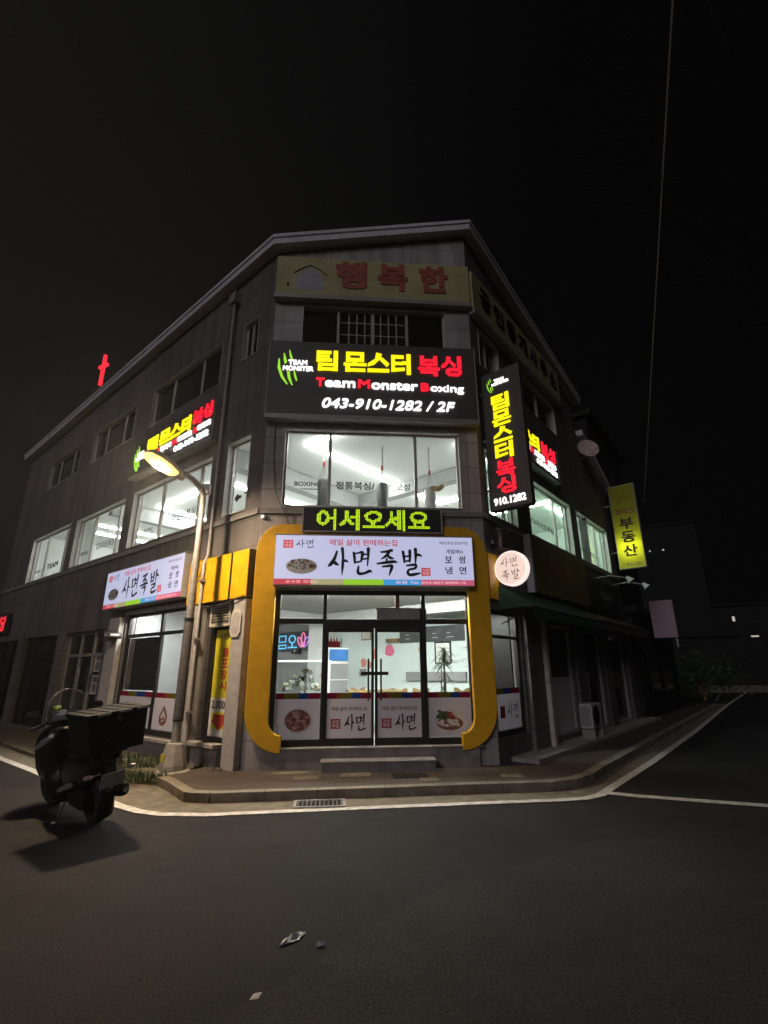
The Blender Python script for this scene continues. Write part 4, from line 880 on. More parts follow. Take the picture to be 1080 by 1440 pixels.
# small round projecting restaurant sign under a dark duct
frp = FR @ Matrix.Translation((.25, 0, 0)) @ Matrix.Rotation(math.radians(-90), 4, 'Z')
t = thing('round_sign', 'round backlit sign with brush lettering projecting beside the yellow arch', 'sign', frp)
cxr, czr = .42, 3.76
mb = MB(); mb.lathe([(.345, -.07), (.36, -.06), (.36, .06), (.345, .07)], 40, Matrix.Translation((cxr, .07, czr)) @ Matrix.Rotation(math.radians(90), 4, 'X')); part('rim', mb, M['g_rim'], t, smooth=True)
mb = MB(); mb.face([(x, -.0025, z) for x, z in arc(cxr, czr, .325, 0, 351, 39)]); p = part('lit_face', mb, M['g_round'], t)
brush('사면', cxr - .22, cxr + .18, czr + .02, czr + .22, -.004, M['print_black'], p, .15, .8); brush('족발', cxr - .22, cxr + .2, czr - .24, czr - .03, -.004, M['print_black'], p, .15, .8)
mb = MB(); mb.box(.0, .07, .04, .09, czr - .2, czr - .16); mb.box(.0, .07, .04, .09, czr + .16, czr + .2); part('bracket', mb, M['steel'], t)
t = thing('vent_duct', 'dark cylindrical vent duct on the wall above the round sign', 'duct', frp)
mb = MB(); mb.lathe([(.2, 4.18), (.2, 4.2), (.15, 4.22), (.15, 4.62), (.13, 4.64)], 24, Matrix.Translation((.2, .12, 0))); part('duct', mb, M['duct'], t, smooth=True)
mb = MB(); mb.box(-.02, .1, .07, .17, 4.35, 4.42); part('bracket', mb, M['steel'], t)

# half lit estate agent box sign: translucent face over one lamp at its foot
M['trans_y'] = film_mat('translucent_yellow_face', (.72, .72, .12), .75)
fre = FR @ Matrix.Translation((9.85, 0, 0)) @ Matrix.Rotation(math.radians(-90), 4, 'Z')
t = thing('lightbox_sign', 'tall yellow estate agent lightbox sign, brighter at its foot', 'signboard', fre)
a, b, c, d = .25, 1.1, 5.2, 8.3
mb = MB(); mb.box(a - .02, a - .001, 0, .24, c, d); mb.box(b + .001, b + .02, 0, .24, c, d); mb.box(a - .02, b + .02, 0, .24, d, d + .02); mb.box(a - .02, b + .02, 0, .24, c - .02, c); mb.box(a, b, .23, .24, c, d); part('case', mb, M['sign_side'], t)
mb = MB(); mb.box(a, b, .0, .004, c, d); p = part('translucent_face', mb, M['trans_y'], t)
lettering('행복한', a + .14, b - .1, 7.18, 7.42, -.002, M['sign_red'], p, .01)
for i, ch in enumerate('부동산'): lettering(ch, a + .2, b - .18, 6.62 - i * .5, 7.04 - i * .5, -.002, M['letter_dark'], p, .03)
lettering('T. 845-2022', a + .1, b - .1, 5.27, 5.37, -.002, M['print_grey'], p, .01)
mb = MB(); mb.tube([(a + .2, -.004, 7.62), (a + .42, -.004, 7.86), (b - .22, -.004, 7.66)], .012, 6); part('logo', mb, M['sign_red'], p)
mb = MB(); mb.box(a - .25, a - .02, .1, .14, 5.8, 5.84); mb.box(a - .25, a - .02, .1, .14, 7.6, 7.64); part('bracket', mb, M['steel'], t)
lp = bpy.data.lights.new('lightbox_lamp', 'POINT'); lp.energy = 26; lp.color = (.95, 1, .62); lp.shadow_soft_size = .06
lo = bpy.data.objects.new('lightbox_lamp', lp); COL.objects.link(lo); lo.parent = t; lo.location = ((a + b) / 2, .14, 5.95)

# unlit boards over the neighbouring shops
t = thing('shop_signboard', 'dull olive unlit signboard with a pale edge above the green awning', 'signboard', FR)
mb = MB(); mb.box(2.02, 5.85, -.2, -.052, 3.5, 4.82); part('board', mb, M['olive_sign'], t, bevel=.006); mb = MB(); mb.box(1.9, 2.0, -.22, -.052, 3.48, 4.86); part('edge_strip', mb, M['sign_white'], t)
lettering('행복한', 3.0, 4.5, 4.0, 4.4, -.202, M['sign_red'], t, .02)
t = thing('shop_signboard', 'small black unlit signboard with arm lamps at the end of the building', 'signboard', FR)
mb = MB(); mb.box(5.95, 9.4, -.2, -.052, 3.52, 4.46); part('board', mb, M['letter_dark'], t, bevel=.006); lettering('hair', 7.2, 8.4, 3.86, 4.2, -.202, M['sign_side'], t, .01)
for x, z in ((7.0, 4.43), (9.1, 4.5)):
    mb = MB(); mb.tube([(x, -.1, z + .05), (x, -.6, z + .09), (x, -1.0, z - .02)], .018, 6); ar = part('lamp_arm', mb, M['steel'], t)
    mb = MB(); mb.lathe([(.05, .0), (.06, -.05), (.12, -.2), (.11, -.2)], 12, Matrix.Translation((x, -1.05, z)) @ Matrix.Rotation(math.radians(-40), 4, 'X')); part('lamp_head', mb, M['reveal'], ar)
t = projecting('blank_sign', 'blank mauve projecting sign at the far end of the shop row', 12.6, .45, 1.25, 2.9, 4.3, .22, None, M['mauve'])
mb = MB(); mb.box(1.16, 1.22, .05, .12, 2.55, 2.9); mb.box(.0, .45, .08, .12, 3.9, 3.94); part('bracket', mb, M['steel'], t)
# awnings
def awning(label, x0, x1, z1, z0, out_, m):
    t = thing('awning', label, 'awning', FR); mb = MB(); n = 24
    for i in range(n):
        a, b = x0 + (x1 - x0) * i / n, x0 + (x1 - x0) * (i + 1) / n; s = .015 * (i % 2)
        mb.add([(a, -.02, z1), (b, -.02, z1), (b, -out_, z0 + .015 - s), (a, -out_, z0 + s)], [(0, 1, 2, 3)])
        mb.add([(a, -out_, z0 + s), (b, -out_, z0 + .015 - s), (b, -out_ - .01, z0 - .22), (a, -out_ - .01, z0 - .22)], [(0, 1, 2, 3)])
    mb.add([(x0, -.02, z1), (x0, -out_, z0), (x0, -.02, z0 - .02)], [(0, 1, 2)]); mb.add([(x1, -.02, z1), (x1, -out_, z0), (x1, -.02, z0 - .02)], [(0, 2, 1)])
    part('canopy', mb, m, t)
    mb = MB(); mb.tube([(x0, -out_, z0), (x1, -out_, z0)], .02, 6)
    for x in (x0 + .1, (x0 + x1) / 2, x1 - .1): mb.tube([(x, -.02, z0 - .3), (x, -out_, z0 - .01)], .014, 6)
    part('awning_frame', mb, M['frame_dark'], t)
awning('dark green sloping awning running from the yellow arch along the return facade', .36, 4.6, 3.46, 2.98, .75, M['awning'])
awning('brown sloping awning past the end of the green one', 4.7, 10.3, 3.4, 3.02, .7, M['awning2'])

# ground floor of the return facade
t = thing('return_shop_window', 'tall restaurant window with white film beside the yellow arch', 'window', FR)
mb = MB()
for a, b, c, d in [(.06, .12, .55, 2.95), (1.3, 1.42, .55, 2.95), (.12, 1.3, 2.88, 2.95), (.12, 1.3, .55, .66), (.12, 1.3, 2.4, 2.46)]: mb.box(a, b, .06, .14, c, d)
part('frame', mb, M['frame_dark'], t)
mb = MB(); mb.box(.12, 1.3, .096, .104, .66, 2.4); part('pane', mb, M['glass'], t); mb = MB(); mb.box(.12, 1.3, .096, .104, 2.46, 2.88); part('pane', mb, M['glass'], t)
f = film_panel(t, .13, 1.29, .094, [('olive', 1), ('blue', .8), ('crimson', 1)], .67, 1.32, 1.43); brush('사면', .66, 1.2, .85, 1.15, .0905, M['print_black'], f)
mb = MB(); mb.box(.36, .56, .0905, .091, .88, 1.1); part('stamp', mb, M['f_red'], f)
for i, (a, b, z0, z1) in enumerate(((2.5, 4.5, .3, 2.85), (5.3, 7.0, .2, 2.85), (7.7, 9.6, .2, 2.85))):
    t = thing('shop_unit', ['unlit shop window with a pale lower panel behind the outdoor air conditioner', 'unlit glass door with pale jambs under the brown awning', 'last unlit shop window of the return facade'][i], 'shop front', FR)
    mb = MB(); mb.box(a, a + .09, .05, .14, z0, z1); mb.box(b - .09, b, .05, .14, z0, z1); mb.box(a + .09, b - .09, .05, .14, z1 - .08, z1); mb.box(a + .09, b - .09, .05, .14, z0, z0 + .08); part('frame', mb, M['ac_white'], t)
    mb = MB(); mb.box(a + .09, b - .09, .09, .1, z0 + .08, z1 - .08); part('pane', mb, M['dark_glass'], t)
    if i == 0:
        mb = MB(); mb.box(a + .1, b - .1, .08, .089, z0 + .08, 1.6); part('lower_panel', mb, M['poster_w'], t)
        mb = MB(); [mb.box(a + .15 + k * .17, a + .17 + k * .17, .074, .0885, 1.7, 2.6) for k in range(10)]; part('bars', mb, M['frame_dark'], t)
    if i == 1:
        mb = MB(); mb.tube([(a + .25, .0, 1.0), (a + .25, .0, 1.7)], .02); part('handle', mb, M['steel'], t)
t = thing('wall_lamp', 'cream square downpipe beside the unlit shop window', 'downpipe', FR)
mb = MB(); mb.box(2.28, 2.42, -.2, -.101, .2, 2.95); part('pipe', mb, M['louver'], t); mb = MB(); mb.box(2.26, 2.44, -.21, -.1, 1.5, 1.55); part('pipe_bracket', mb, M['steel'], t)
t.name = 'downpipe'
# outdoor air conditioning unit
t = thing('air_conditioner', 'white outdoor air conditioner standing under the awning', 'air conditioner', FR)
mb = MB(); mb.box(3.95, 4.75, -.5, -.2, .42, .98); part('case', mb, M['ac_white'], t, bevel=.02)
mb = MB()
for k in range(8): mb.lathe([(.05 + k * .026, -.004), (.056 + k * .026, 0), (.05 + k * .026, .004)], 24, Matrix.Translation((4.25, -.508, .7)) @ Matrix.Rotation(math.radians(90), 4, 'X'))
part('fan_grille', mb, M['frame_dark'], t)
mb = MB(); mb.box(4.6, 4.72, -.504, -.5001, .5, .92); part('service_panel', mb, M['sign_side'], t)
mb = MB(); [mb.box(3.94, 3.9499, -.46 + k * .03, -.45 + k * .03, .48, .92) for k in range(8)]; part('side_fins', mb, M['frame_dark'], t)
for x in (4.05, 4.65): mb = MB(); mb.box(x - .03, x + .03, -.5, -.2, .2, .42); part('foot', mb, M['steel'], t)
# satellite dish
t = thing('satellite_dish', 'round pinkish satellite dish high on the return facade', 'dish', FR, (7.62, -.3, 9.1))
Td = Matrix.Rotation(math.radians(58), 4, 'Z') @ Matrix.Rotation(math.radians(72), 4, 'X')
mb = MB(); mb.lathe([(.02, 0), (.16, .012), (.28, .04), (.36, .075), (.37, .08), (.36, .06), (.28, .025), (.16, -.003), (.02, -.015)], 28, Matrix.Rotation(math.radians(-52), 4, 'Z') @ Matrix.Rotation(math.radians(75), 4, 'X')); part('reflector', mb, M['dish'], t, smooth=True)
mb = MB(); mb.tube([(0, .3, -.3), (0, .08, -.25), (0, .03, 0)], .025, 8); part('mount_arm', mb, M['steel'], t)
mb = MB(); mb.tube([(0, 0, -.34), (-.2, -.38, -.12)], .012, 6); mb.box(-.24, -.16, -.43, -.35, -.15, -.07); part('receiver', mb, M['steel'], t)
# small lamp on the corner, red sign at the far end of the side street front
t = thing('corner_lamp', 'tiny white lamp on the granite corner below the front gym window', 'lamp', FF, (.08, -.02, 4.78))
mb = MB(); mb.lathe([(.05, -.02), (.05, .02), (.03, .03)], 12, Matrix.Rotation(math.radians(90), 4, 'X')); part('base', mb, M['reveal'], t); mb = MB(); mb.lathe([(.01, .03), (.026, .045), (.01, .06)], 10, Matrix.Rotation(math.radians(90), 4, 'X')); part('bulb', mb, M['g_white'], t)
t = thing('red_led_sign', 'small red lit sign at the far end of the side street front', 'sign', FL, (-15.6, -.2, 3.18))
mb = MB(); mb.box(-.9, .55, .02, .14, 0, .75); part('case', mb, M['letter_dark'], t); lettering('식당', -.75, .45, .08, .66, .018, M['neon_red'], t, .03)

# ================================================================== STREET LAMP
LX, LY = -3.74, 9.58
t = thing('street_lamp', 'lit street lamp with curved arm and pale concrete foot in front of the side facade', 'street lamp', FW, (LX, LY, 0))
mb = MB(); mb.lathe([(.34, 0), (.34, .1), (.3, .125), (.27, .14)], 8, Matrix.Rotation(.4, 4, 'Z')); part('footing', mb, M['concrete'], t)
mb = MB(); mb.lathe([(.235, .14), (.23, .22), (.155, .55), (.14, .58)], 8, Matrix.Rotation(.4, 4, 'Z')); ft = part('concrete_foot', mb, M['concrete'], t, bevel=.01)
mb = MB(); mb.box(-.15, -.09, -.2, -.17, .3, .42); part('warning_tag', mb, M['poster_y'], ft)
mb = MB(); mb.tube([(0, 0, .55), (0, 0, 2.9), (0, 0, 5.0), (0, 0, 5.25)], [.082, .075, .062, .06], 14); part('pole', mb, M['steel'], t, smooth=True)
mb = MB(); mb.tube([(0, 0, .95), (0, 0, 1.0), (0, 0, 2.7), (0, 0, 2.72)], [.088, .091, .085, .081], 14); part('pole_wrap', mb, M['pole_wrap'], t, smooth=True)
mb = MB(); mb.tube([(0, 0, 2.70), (0, 0, 2.76)], .09, 14); mb.tube([(0, 0, .93), (0, 0, .97)], .094, 14); part('clamp', mb, M['frame_dark'], t)
ad = Vector((-.42, -.907, 0)).normalized()
P = [Vector((0, 0, 5.0)), Vector((0, 0, 5.25)) + ad * .02, Vector((0, 0, 5.40)) + ad * .12, Vector((0, 0, 5.5)) + ad * .34, Vector((-.03, 0, 5.56)) + ad * .62]
mb = MB(); mb.tube([tuple(p) for p in P], [.064, .068, .064, .056, .05], 12); part('arm', mb, M['steel'], t, smooth=True)
mb = MB(); mb.box(-.06, .12, -.05, .07, 5.28, 5.5); part('arm_bracket', mb, M['steel'], t, bevel=.015)
hd = thing('head_frame', None, None)
ang = math.atan2(ad.y, ad.x)
TH = Matrix.Translation(Vector((-.05, 0, 5.56)) + ad * 1.0) @ Matrix.Rotation(ang, 4, 'Z') @ Matrix.Rotation(math.radians(-14), 4, 'Y') @ Matrix.Scale(1.15, 4)
bpy.data.objects.remove(hd)
mb = MB(); mb.loft([(-.42, 0, .0, .06, .05), (-.3, 0, .02, .1, .07), (-.05, 0, .04, .16, .09), (.2, 0, .035, .155, .085), (.34, 0, .01, .1, .05), (.38, 0, 0, .05, .02)], 18, TH); hh = part('lamp_head', mb, M['steel'], t, smooth=True)
mb = MB(); mb.loft([(-.1, 0, -.06, .02, .01, 2), (-.08, 0, -.075, .06, .012, 2), (.0, 0, -.08, .085, .018, 2), (.12, 0, -.08, .085, .018, 2), (.2, 0, -.075, .06, .012, 2), (.22, 0, -.06, .02, .01, 2)], 16, TH); part('lens', mb, M['lens'], hh, smooth=True)
mb = MB(); mb.loft([(-.27, 0, -.03, .05, .012, 2), (-.22, 0, -.032, .125, .03, 2), (-.02, 0, -.036, .165, .042, 2), (.18, 0, -.036, .16, .042, 2), (.34, 0, -.032, .11, .03, 2), (.38, 0, -.03, .03, .012, 2)], 18, TH); part('glow_ring', mb, M['lamp_glow'], hh, smooth=True)  # added ring that glows amber like the glare round the lens

# ================================================================== DRAIN, LITTER, CABLES
t = thing('drain_grate', 'cast iron drain grate in the gutter below the kerb', 'drain', FW, (-.92, 7.77, .012), math.radians(6))
mb = MB(); mb.box(-.36, .36, -.2, -.16, 0, .02); mb.box(-.36, .36, .16, .2, 0, .02); mb.box(-.36, -.32, -.16, .16, 0, .02); mb.box(.32, .36, -.16, .16, 0, .02); part('frame', mb, M['concrete'], t)
mb = MB()
for i in range(11): mb.box(-.31 + i * .06, -.285 + i * .06, -.16, .16, .002, .018)
for i in range(4): mb.box(-.32, .32, -.13 + i * .08, -.115 + i * .08, .004, .016)
part('bars', mb, M['iron'], t); mb = MB(); mb.box(-.32, .32, -.16, .16, .0, .001); part('pit', mb, M['mat_dark'], t)
def crumple(cx, cy, n, L, w, ang):
    mb = MB(); vs = []
    for i in range(n):
        for j in range(5):
            a = (i / (n - 1) - .5) * L; ww = w * (1 - abs(i / (n - 1) - .62) * 1.3); b = (j / 4 - .5) * ww * random.uniform(.7, 1.2)
            vs.append((cx + a * math.cos(ang) - b * math.sin(ang), cy + a * math.sin(ang) + b * math.cos(ang), .006 + random.uniform(0, .04) * (1 - abs(j - 2) / 2.4)))
    return mb.add(vs, [(i * 5 + j, i * 5 + j + 1, (i + 1) * 5 + j + 1, (i + 1) * 5 + j) for i in range(n - 1) for j in range(4)])
tag(mesh_ob('crumpled_bag', crumple(-.66, 4.18, 9, .22, .1, math.radians(52)), M['plastic_bag']), 'crumpled pale plastic bag lying on the asphalt', 'litter')
tag(mesh_ob('plastic_scrap', crumple(-.45, 4.1, 5, .07, .03, math.radians(25)), M['plastic_bag']), 'tiny scrap of clear plastic on the asphalt beside the crumpled bag', 'litter')
mb = MB(); mb.add([(-.785, 3.525, .006), (-.735, 3.535, .006), (-.725, 3.575, .016), (-.77, 3.57, .011)], [(0, 1, 2, 3)]); mb.add([(-.785, 3.525, .004), (-.735, 3.535, .004), (-.725, 3.575, .013), (-.77, 3.57, .008)], [(3, 2, 1, 0)])
tag(mesh_ob('paper_scrap', mb, M['paper']), 'small square of dirty paper on the near asphalt', 'litter')
tag(mesh_ob('bottle_cap', MB().lathe([(.02, .004), (.022, .01), (.018, .018)], 12, Matrix.Translation((-4.12, 6.96, 0))), M['reveal']), 'tiny white cap on the road beside the scooter', 'litter')
def cable(label, pts, r, m, name='cable', n=10):
    P = [Vector(p) for p in pts]; out = []
    for i in range(len(P) - 1):
        p0, p1, p2, p3 = P[max(i - 1, 0)], P[i], P[i + 1], P[min(i + 2, len(P) - 1)]
        out += [.5 * (2 * p1 + (p2 - p0) * t_ + (2 * p0 - 5 * p1 + 4 * p2 - p3) * t_ ** 2 + (3 * p1 - p0 - 3 * p2 + p3) * t_ ** 3) for t_ in [k / n for k in range(n)]]
    mb = MB(); mb.tube([tuple(p) for p in out + [P[-1]]], r, 6)
    return tag(mesh_ob(name, mb, M[m]), label, 'cable')
cable('thin black cable hanging down the granite beside the front gym window', [wp(FF, .2, -.02, 6.9), wp(FF, .22, -.03, 6.0), wp(FF, .32, -.06, 5.3), wp(FF, .5, -.07, 4.9), wp(FF, .62, -.03, 4.6)], .009, 'wire')
cable('thin cable sagging across the yellow panels to the louver', [wp(FL, -2.05, -.18, 3.9), wp(FL, -1.75, -.2, 3.72), wp(FL, -1.6, -.2, 3.95)], .009, 'wire')
cable('cable looping along the pillar under the yellow panels', [wp(FL, -1.6, -.15, 3.1), wp(FL, -1.0, -.19, 3.04), wp(FL, -.5, -.19, 3.1), wp(FL, -.05, -.18, 3.18)], .01, 'wire')
cable('cable running from the duct along the return facade', [wp(FR, .45, -.1, 4.62), wp(FR, .7, -.06, 4.45), wp(FR, 1.2, -.06, 4.4), wp(FR, 1.9, -.06, 4.55)], .01, 'wire')
cable('grey overhead cable crossing the dark sky beside the estate agent lightbox', [(1.4, 1.05, 5.81), (5.13, 8.5, 6.38), (8.45, 15.1, 6.94)], .009, 'wire_grey', 'overhead_cable', 16)
cable('faint overhead cable near the top corner of the sky', [(2.7, 2.6, 7.5), (6.5, 6.0, 11.55), (11.2, 10, 16.7)], .008, 'wire', 'overhead_cable', 12)

# ================================================================== THINGS INSIDE THE RESTAURANT AND THE GYM
FI = FL   # interior positions use the side street frame: x along that facade, y into the building
def on_mint(name, label, cat, build, m):
    o = mesh_ob(name, build, M[m]); tag(o, label, cat); o.matrix_world = FI; return o
yb = 4.815
t = thing('chalkboard', 'long dark chalkboard high on the mint wall', 'chalkboard', FI)
mb = MB(); mb.box(-.1, 1.86, yb - .03, yb, 2.46, 2.84); part('board', mb, M['beam'] if False else mat('chalkboard_slate', (.06, .065, .07), .7, var=.3, scale=4), t)
mb = MB(); [mb.box(.1 + (i % 4) * .42, .1 + (i % 4) * .42 + random.uniform(.1, .26), yb - .033, yb - .0301, 2.55 + (i // 4) * .1, 2.562 + (i // 4) * .1) for i in range(8)]; part('chalk_marks', mb, M['poster_w'], t)
on_mint('wall_shelf', 'small wooden shelf on the mint wall beside the chalkboard', 'shelf', MB().box(-.5, -.11, yb - .12, yb, 2.5, 2.58), 'wood')
on_mint('padded_rail', 'long dark padded rail low on the mint wall', 'rail', MB().box(.11, 1.86, yb - .06, yb, 1.53, 1.74), 'grey_int')
t = thing('picture_frame', 'dark thin picture frame on the mint wall behind the tall plant', 'frame', FI)
mb = MB()
for q in [(.99, 1.46, 2.42, 2.45), (.99, 1.46, 1.93, 1.96), (.99, 1.02, 1.96, 2.42), (1.43, 1.46, 1.96, 2.42)]: mb.box(q[0], q[1], yb - .03, yb, q[2], q[3])
part('frame', mb, M['frame_dark'], t); mb = MB(); mb.box(1.02, 1.43, yb - .015, yb, 1.96, 2.42); part('print', mb, M['white_int'], t)
M['pinkp'] = mat('pink_cutout', (.7, .14, .26), .6, var=.08); M['orangep'] = mat('orange_cutout', (.62, .3, .12), .6, var=.08); M['salmonp'] = mat('salmon_cutout', (.6, .22, .16), .6, var=.08)
def cut(label, cx, cz, rx, rz, m): 
    p = [(cx + rx * math.cos(a) * (1 + .12 * math.sin(5 * a + cx * 9)), cz + rz * math.sin(a) * (1 + .1 * math.sin(3 * a + cz * 7))) for a in [6.283 * k / 22 for k in range(22)]]
    return on_mint('wall_cutout', label, 'cutout', MB().prism(p, yb - .012, yb), m)
cut('rounded pink paper cutout on the mint wall', -.46, 2.28, .15, .15, 'pinkp'); cut('orange paper cutout on the mint wall under the chalkboard', .6, 2.28, .11, .15, 'orangep')
cut('larger salmon paper cutout on the mint wall by the fridge', -1.38, 1.98, .1, .12, 'salmonp'); cut('small salmon paper cutout nearest the door handles', -1.17, 1.92, .07, .1, 'salmonp'); cut('upper salmon paper cutout beside the door post', -1.0, 2.19, .08, .13, 'salmonp')
on_mint('poster', 'small dark violet poster on the mint wall by the fridge', 'poster', MB().box(-1.53, -1.29, yb - .012, yb, 1.62, 1.82), 'grey_int')
t = thing('certificate', 'pale framed certificate high on the mint wall', 'frame', FI)
mb = MB(); mb.box(-1.46, -1.12, yb - .02, yb, 2.58, 2.86); part('frame', mb, M['wood'], t); mb = MB(); mb.box(-1.43, -1.15, yb - .024, yb - .0201, 2.61, 2.83); part('sheet', mb, M['paper'], t)
# writing doodled on the wall at the right of the plant
mb = MB()
for i in range(16):
    x, z = random.uniform(1.5, 2.0), random.uniform(1.85, 2.4); mb.tube([(x, yb - .003, z), (x + random.uniform(.03, .12), yb - .003, z + random.uniform(-.03, .04)), (x + random.uniform(.1, .18), yb - .003, z + random.uniform(-.03, .03))], .004, 4)
tag(mesh_ob('wall_doodles', mb, M['print_grey']), 'thin grey pen doodles on the wall beside the tall plant', 'doodle').matrix_world = FI
# drinks fridge
FRI = Matrix.Translation((-1.12, 12.55, .46)) @ Matrix.Rotation(math.radians(38), 4, 'Z')
t = thing('drinks_fridge', 'tall white drinks fridge with a blue header panel', 'fridge', FRI)
mb = MB(); mb.box(-.3, .3, .02, .6, 0, 1.86); part('body', mb, M['white_int'], t, bevel=.02)
mb = MB(); mb.box(-.27, .27, -.0, .019, 1.55, 1.82); part('header', mb, mat('blue_header', (.06, .2, .5), .3, var=.15, scale=5), t)
mb = MB(); mb.box(-.27, .27, .0, .019, .1, 1.5); d = part('door', mb, M['grey_int'], t); mb = MB(); [mb.box(-.25, .25, -.01, -.001, z, z + .02) for z in (.4, .75, 1.1, 1.48)]; part('shelf_edge', mb, M['white_int'], d)
mb = MB(); 
tb = thing('condiment_basket', 'dark red basket of bottles on top of the drinks fridge', 'basket', FRI @ Matrix.Translation((-.05, .2, 1.86)))
mb = MB(); mb.box(-.2, .16, -.08, .15, 0, .16); part('basket', mb, M['red_lens'], tb, bevel=.02)
for x in (-.14, -.05, .04, .12, .26): mb = MB(); mb.lathe([(.03, .0 if x > .2 else .05), (.03, .2), (.012, .24), (.012, .27)], 10, Matrix.Translation((x, .03, 0))); part('bottle', mb, M['frame_brown'] if x < .2 else M['screen'], tb, smooth=True)
# glass counter with bundles, neon sign behind
t = thing('display_counter', 'glass display counter with a white top rail behind the shop window', 'counter', FF, (.35, 1.15, .46))
mb = MB(); mb.box(0, 1.15, 0, .5, 0, .85); part('body', mb, M['grey_int'], t); mb = MB(); mb.box(0, 1.15, 0, .5, 1.5, 1.535); part('top_rail', mb, M['white_int'], t)
for x in (0, 1.12): mb = MB(); mb.box(x, x + .03, 0, .03, .85, 1.5); part('post', mb, M['white_int'], t)
mb = MB(); mb.box(.03, 1.12, .005, .011, .85, 1.5); part('glass', mb, M['glass'], t)
M['sack'] = mat('creased_wrapping', (.5, .42, .3), .6, var=.45, scale=14); M['sack2'] = mat('pale_wrapping', (.72, .7, .66), .6, var=.3, scale=14)
for i in range(22):
    x, z, r = .4 + random.uniform(.04, .98), random.uniform(1.33, 1.8), random.uniform(.05, .1); q = random.uniform(-.8, .8)
    mb = MB(); mb.loft([(r * (k / 5 - 1), random.uniform(-.02, .02), random.uniform(-.02, .02), r * (.15 + .6 * math.sin(math.pi * k / 10) * random.uniform(.7, 1.2)), r * (.1 + .6 * math.sin(math.pi * k / 10) * random.uniform(.6, 1.3))) for k in range(11)], 8, Matrix.Translation((x, 1.38 + random.uniform(-.08, .1), z)) @ Matrix.Rotation(q, 4, 'Y'))
    tag(mesh_ob('wrapped_bundle', mb, M['sack' if i % 3 == 0 else 'sack2']), 'wrapped bundle piled in the glass display counter', 'bundle', 'bundles in the display counter').matrix_world = FF
def spiky(name, label, loc, n, L, stem, m='foliage', trunk=None):
    t = thing(name, label, 'plant', FW, loc); mb = MB()
    for i in range(n):
        a = random.uniform(0, 6.28); el = random.uniform(.1, 1.3); l = L * random.uniform(.6, 1.1); w = .016; z0 = stem * (random.uniform(.82, 1.02) if random.random() < .75 else random.uniform(.4, .8)) if trunk else stem
        pts = []
        for k in range(5):
            s = k / 4; pts.append((math.cos(a) * l * s * math.cos(el * (1 - .4 * s)), math.sin(a) * l * s * math.cos(el * (1 - .4 * s)), z0 + l * (s * math.sin(el) - .75 * s * s)))
        vs = []
        for k, (x, y, z) in enumerate(pts):
            ww = w * (1 - (k / 4) ** 2) + .001; vs += [(x - math.sin(a) * ww, y + math.cos(a) * ww, z), (x + math.sin(a) * ww, y - math.cos(a) * ww, z)]
        mb.add(vs, [(2 * k, 2 * k + 1, 2 * k + 3, 2 * k + 2) for k in range(4)])
    part('foliage', mb, M[m], t)
    mb = MB(); mb.tube([(0, 0, .2), (.02, 0, stem * .6), (0, .02, stem)], .018, 8)
    if trunk: mb.tube([(.0, 0, .2), (-.07, .03, stem * .5), (-.05, .0, stem * .85)], .014, 8)
    part('stem', mb, M['wood'], t, smooth=True)
    mb = MB(); mb.lathe([(.12, 0), (.16, .26), (.15, .26), (.13, .22)], 16); part('pot', mb, M['stone_trim'], t, smooth=True)
spiky('potted_plant', 'tall dracaena with drooping leaves behind the shop window', (1.24, 10.8, .46), 190, .34, 1.7, trunk=True)
spiky('potted_plant', 'spiky potted plant rising over the display counter', (-1.76, 11.1, .9), 34, .42, .66)
spiky('potted_plant', 'low bushy plant on the table beside the doors', (.1, 11.5, .95), 30, .16, .36)
ns = thing('neon_sign', 'blue and pink neon sign with a lotus flower glowing on the grey wall', 'neon sign', FI, (-4.88, 4.66, 2.45))
mb = MB()
for x0 in (.0, .45):
    if x0 == 0: mb.tube([(0, 0, .38), (.32, 0, .38), (.32, 0, .2), (0, 0, .2), (0, 0, .38)], .018, 6); mb.tube([(-.02, 0, .1), (.34, 0, .1), (.34, 0, .0), (.0, 0, 0), (0, 0, .1)], .018, 6)
    else: mb.tube([(x0 + .18 + .15 * math.cos(a), 0, .27 + .11 * math.sin(a)) for a in [6.283 * k / 14 for k in range(15)]], .018, 6); mb.tube([(x0 + .18, 0, .16), (x0 + .18, 0, .03)], .018, 6); mb.tube([(x0 - .02, 0, .02), (x0 + .4, 0, .02)], .018, 6)
part('blue_letters', mb, M['neon_blue'], ns)
def petal(cx, cz, a, L, w): 
    pts = []
    for k in range(13):
        tt = 2 * math.pi * k / 12; px, pz = w * math.sin(tt), L * .5 * (1 - math.cos(tt)); pts.append((cx + px * math.cos(a) + pz * math.sin(a), 0, cz - px * math.sin(a) + pz * math.cos(a)))
    return MB().tube(pts, .016, 6)
part('petal', petal(1.14, .03, 0, .42, .085), M['neon_pink'], ns); part('petal', petal(1.1, .03, -.6, .34, .075), M['neon_pink'], ns); part('petal', petal(1.18, .03, .6, .34, .075), M['neon_violet'], ns)
mb = MB(); mb.box(-.1, 1.5, .03, .05, -.1, .5); part('back_plate', mb, M['screen'], ns)
t = thing('clock_radio', 'small black wall speaker under the neon sign', 'speaker', FI); mb = MB(); mb.box(-4.2, -3.88, 4.6, 4.745, 2.28, 2.44); part('case', mb, M['frame_dark'], t, bevel=.01); mb = MB(); mb.lathe([(.05, 0), (.05, .01), (.02, .012)], 14, Matrix.Translation((-4.04, 4.598, 2.36)) @ Matrix.Rotation(math.radians(90), 4, 'X')); part('cone', mb, M['steel'], t)
t.name = 'wall_speaker'
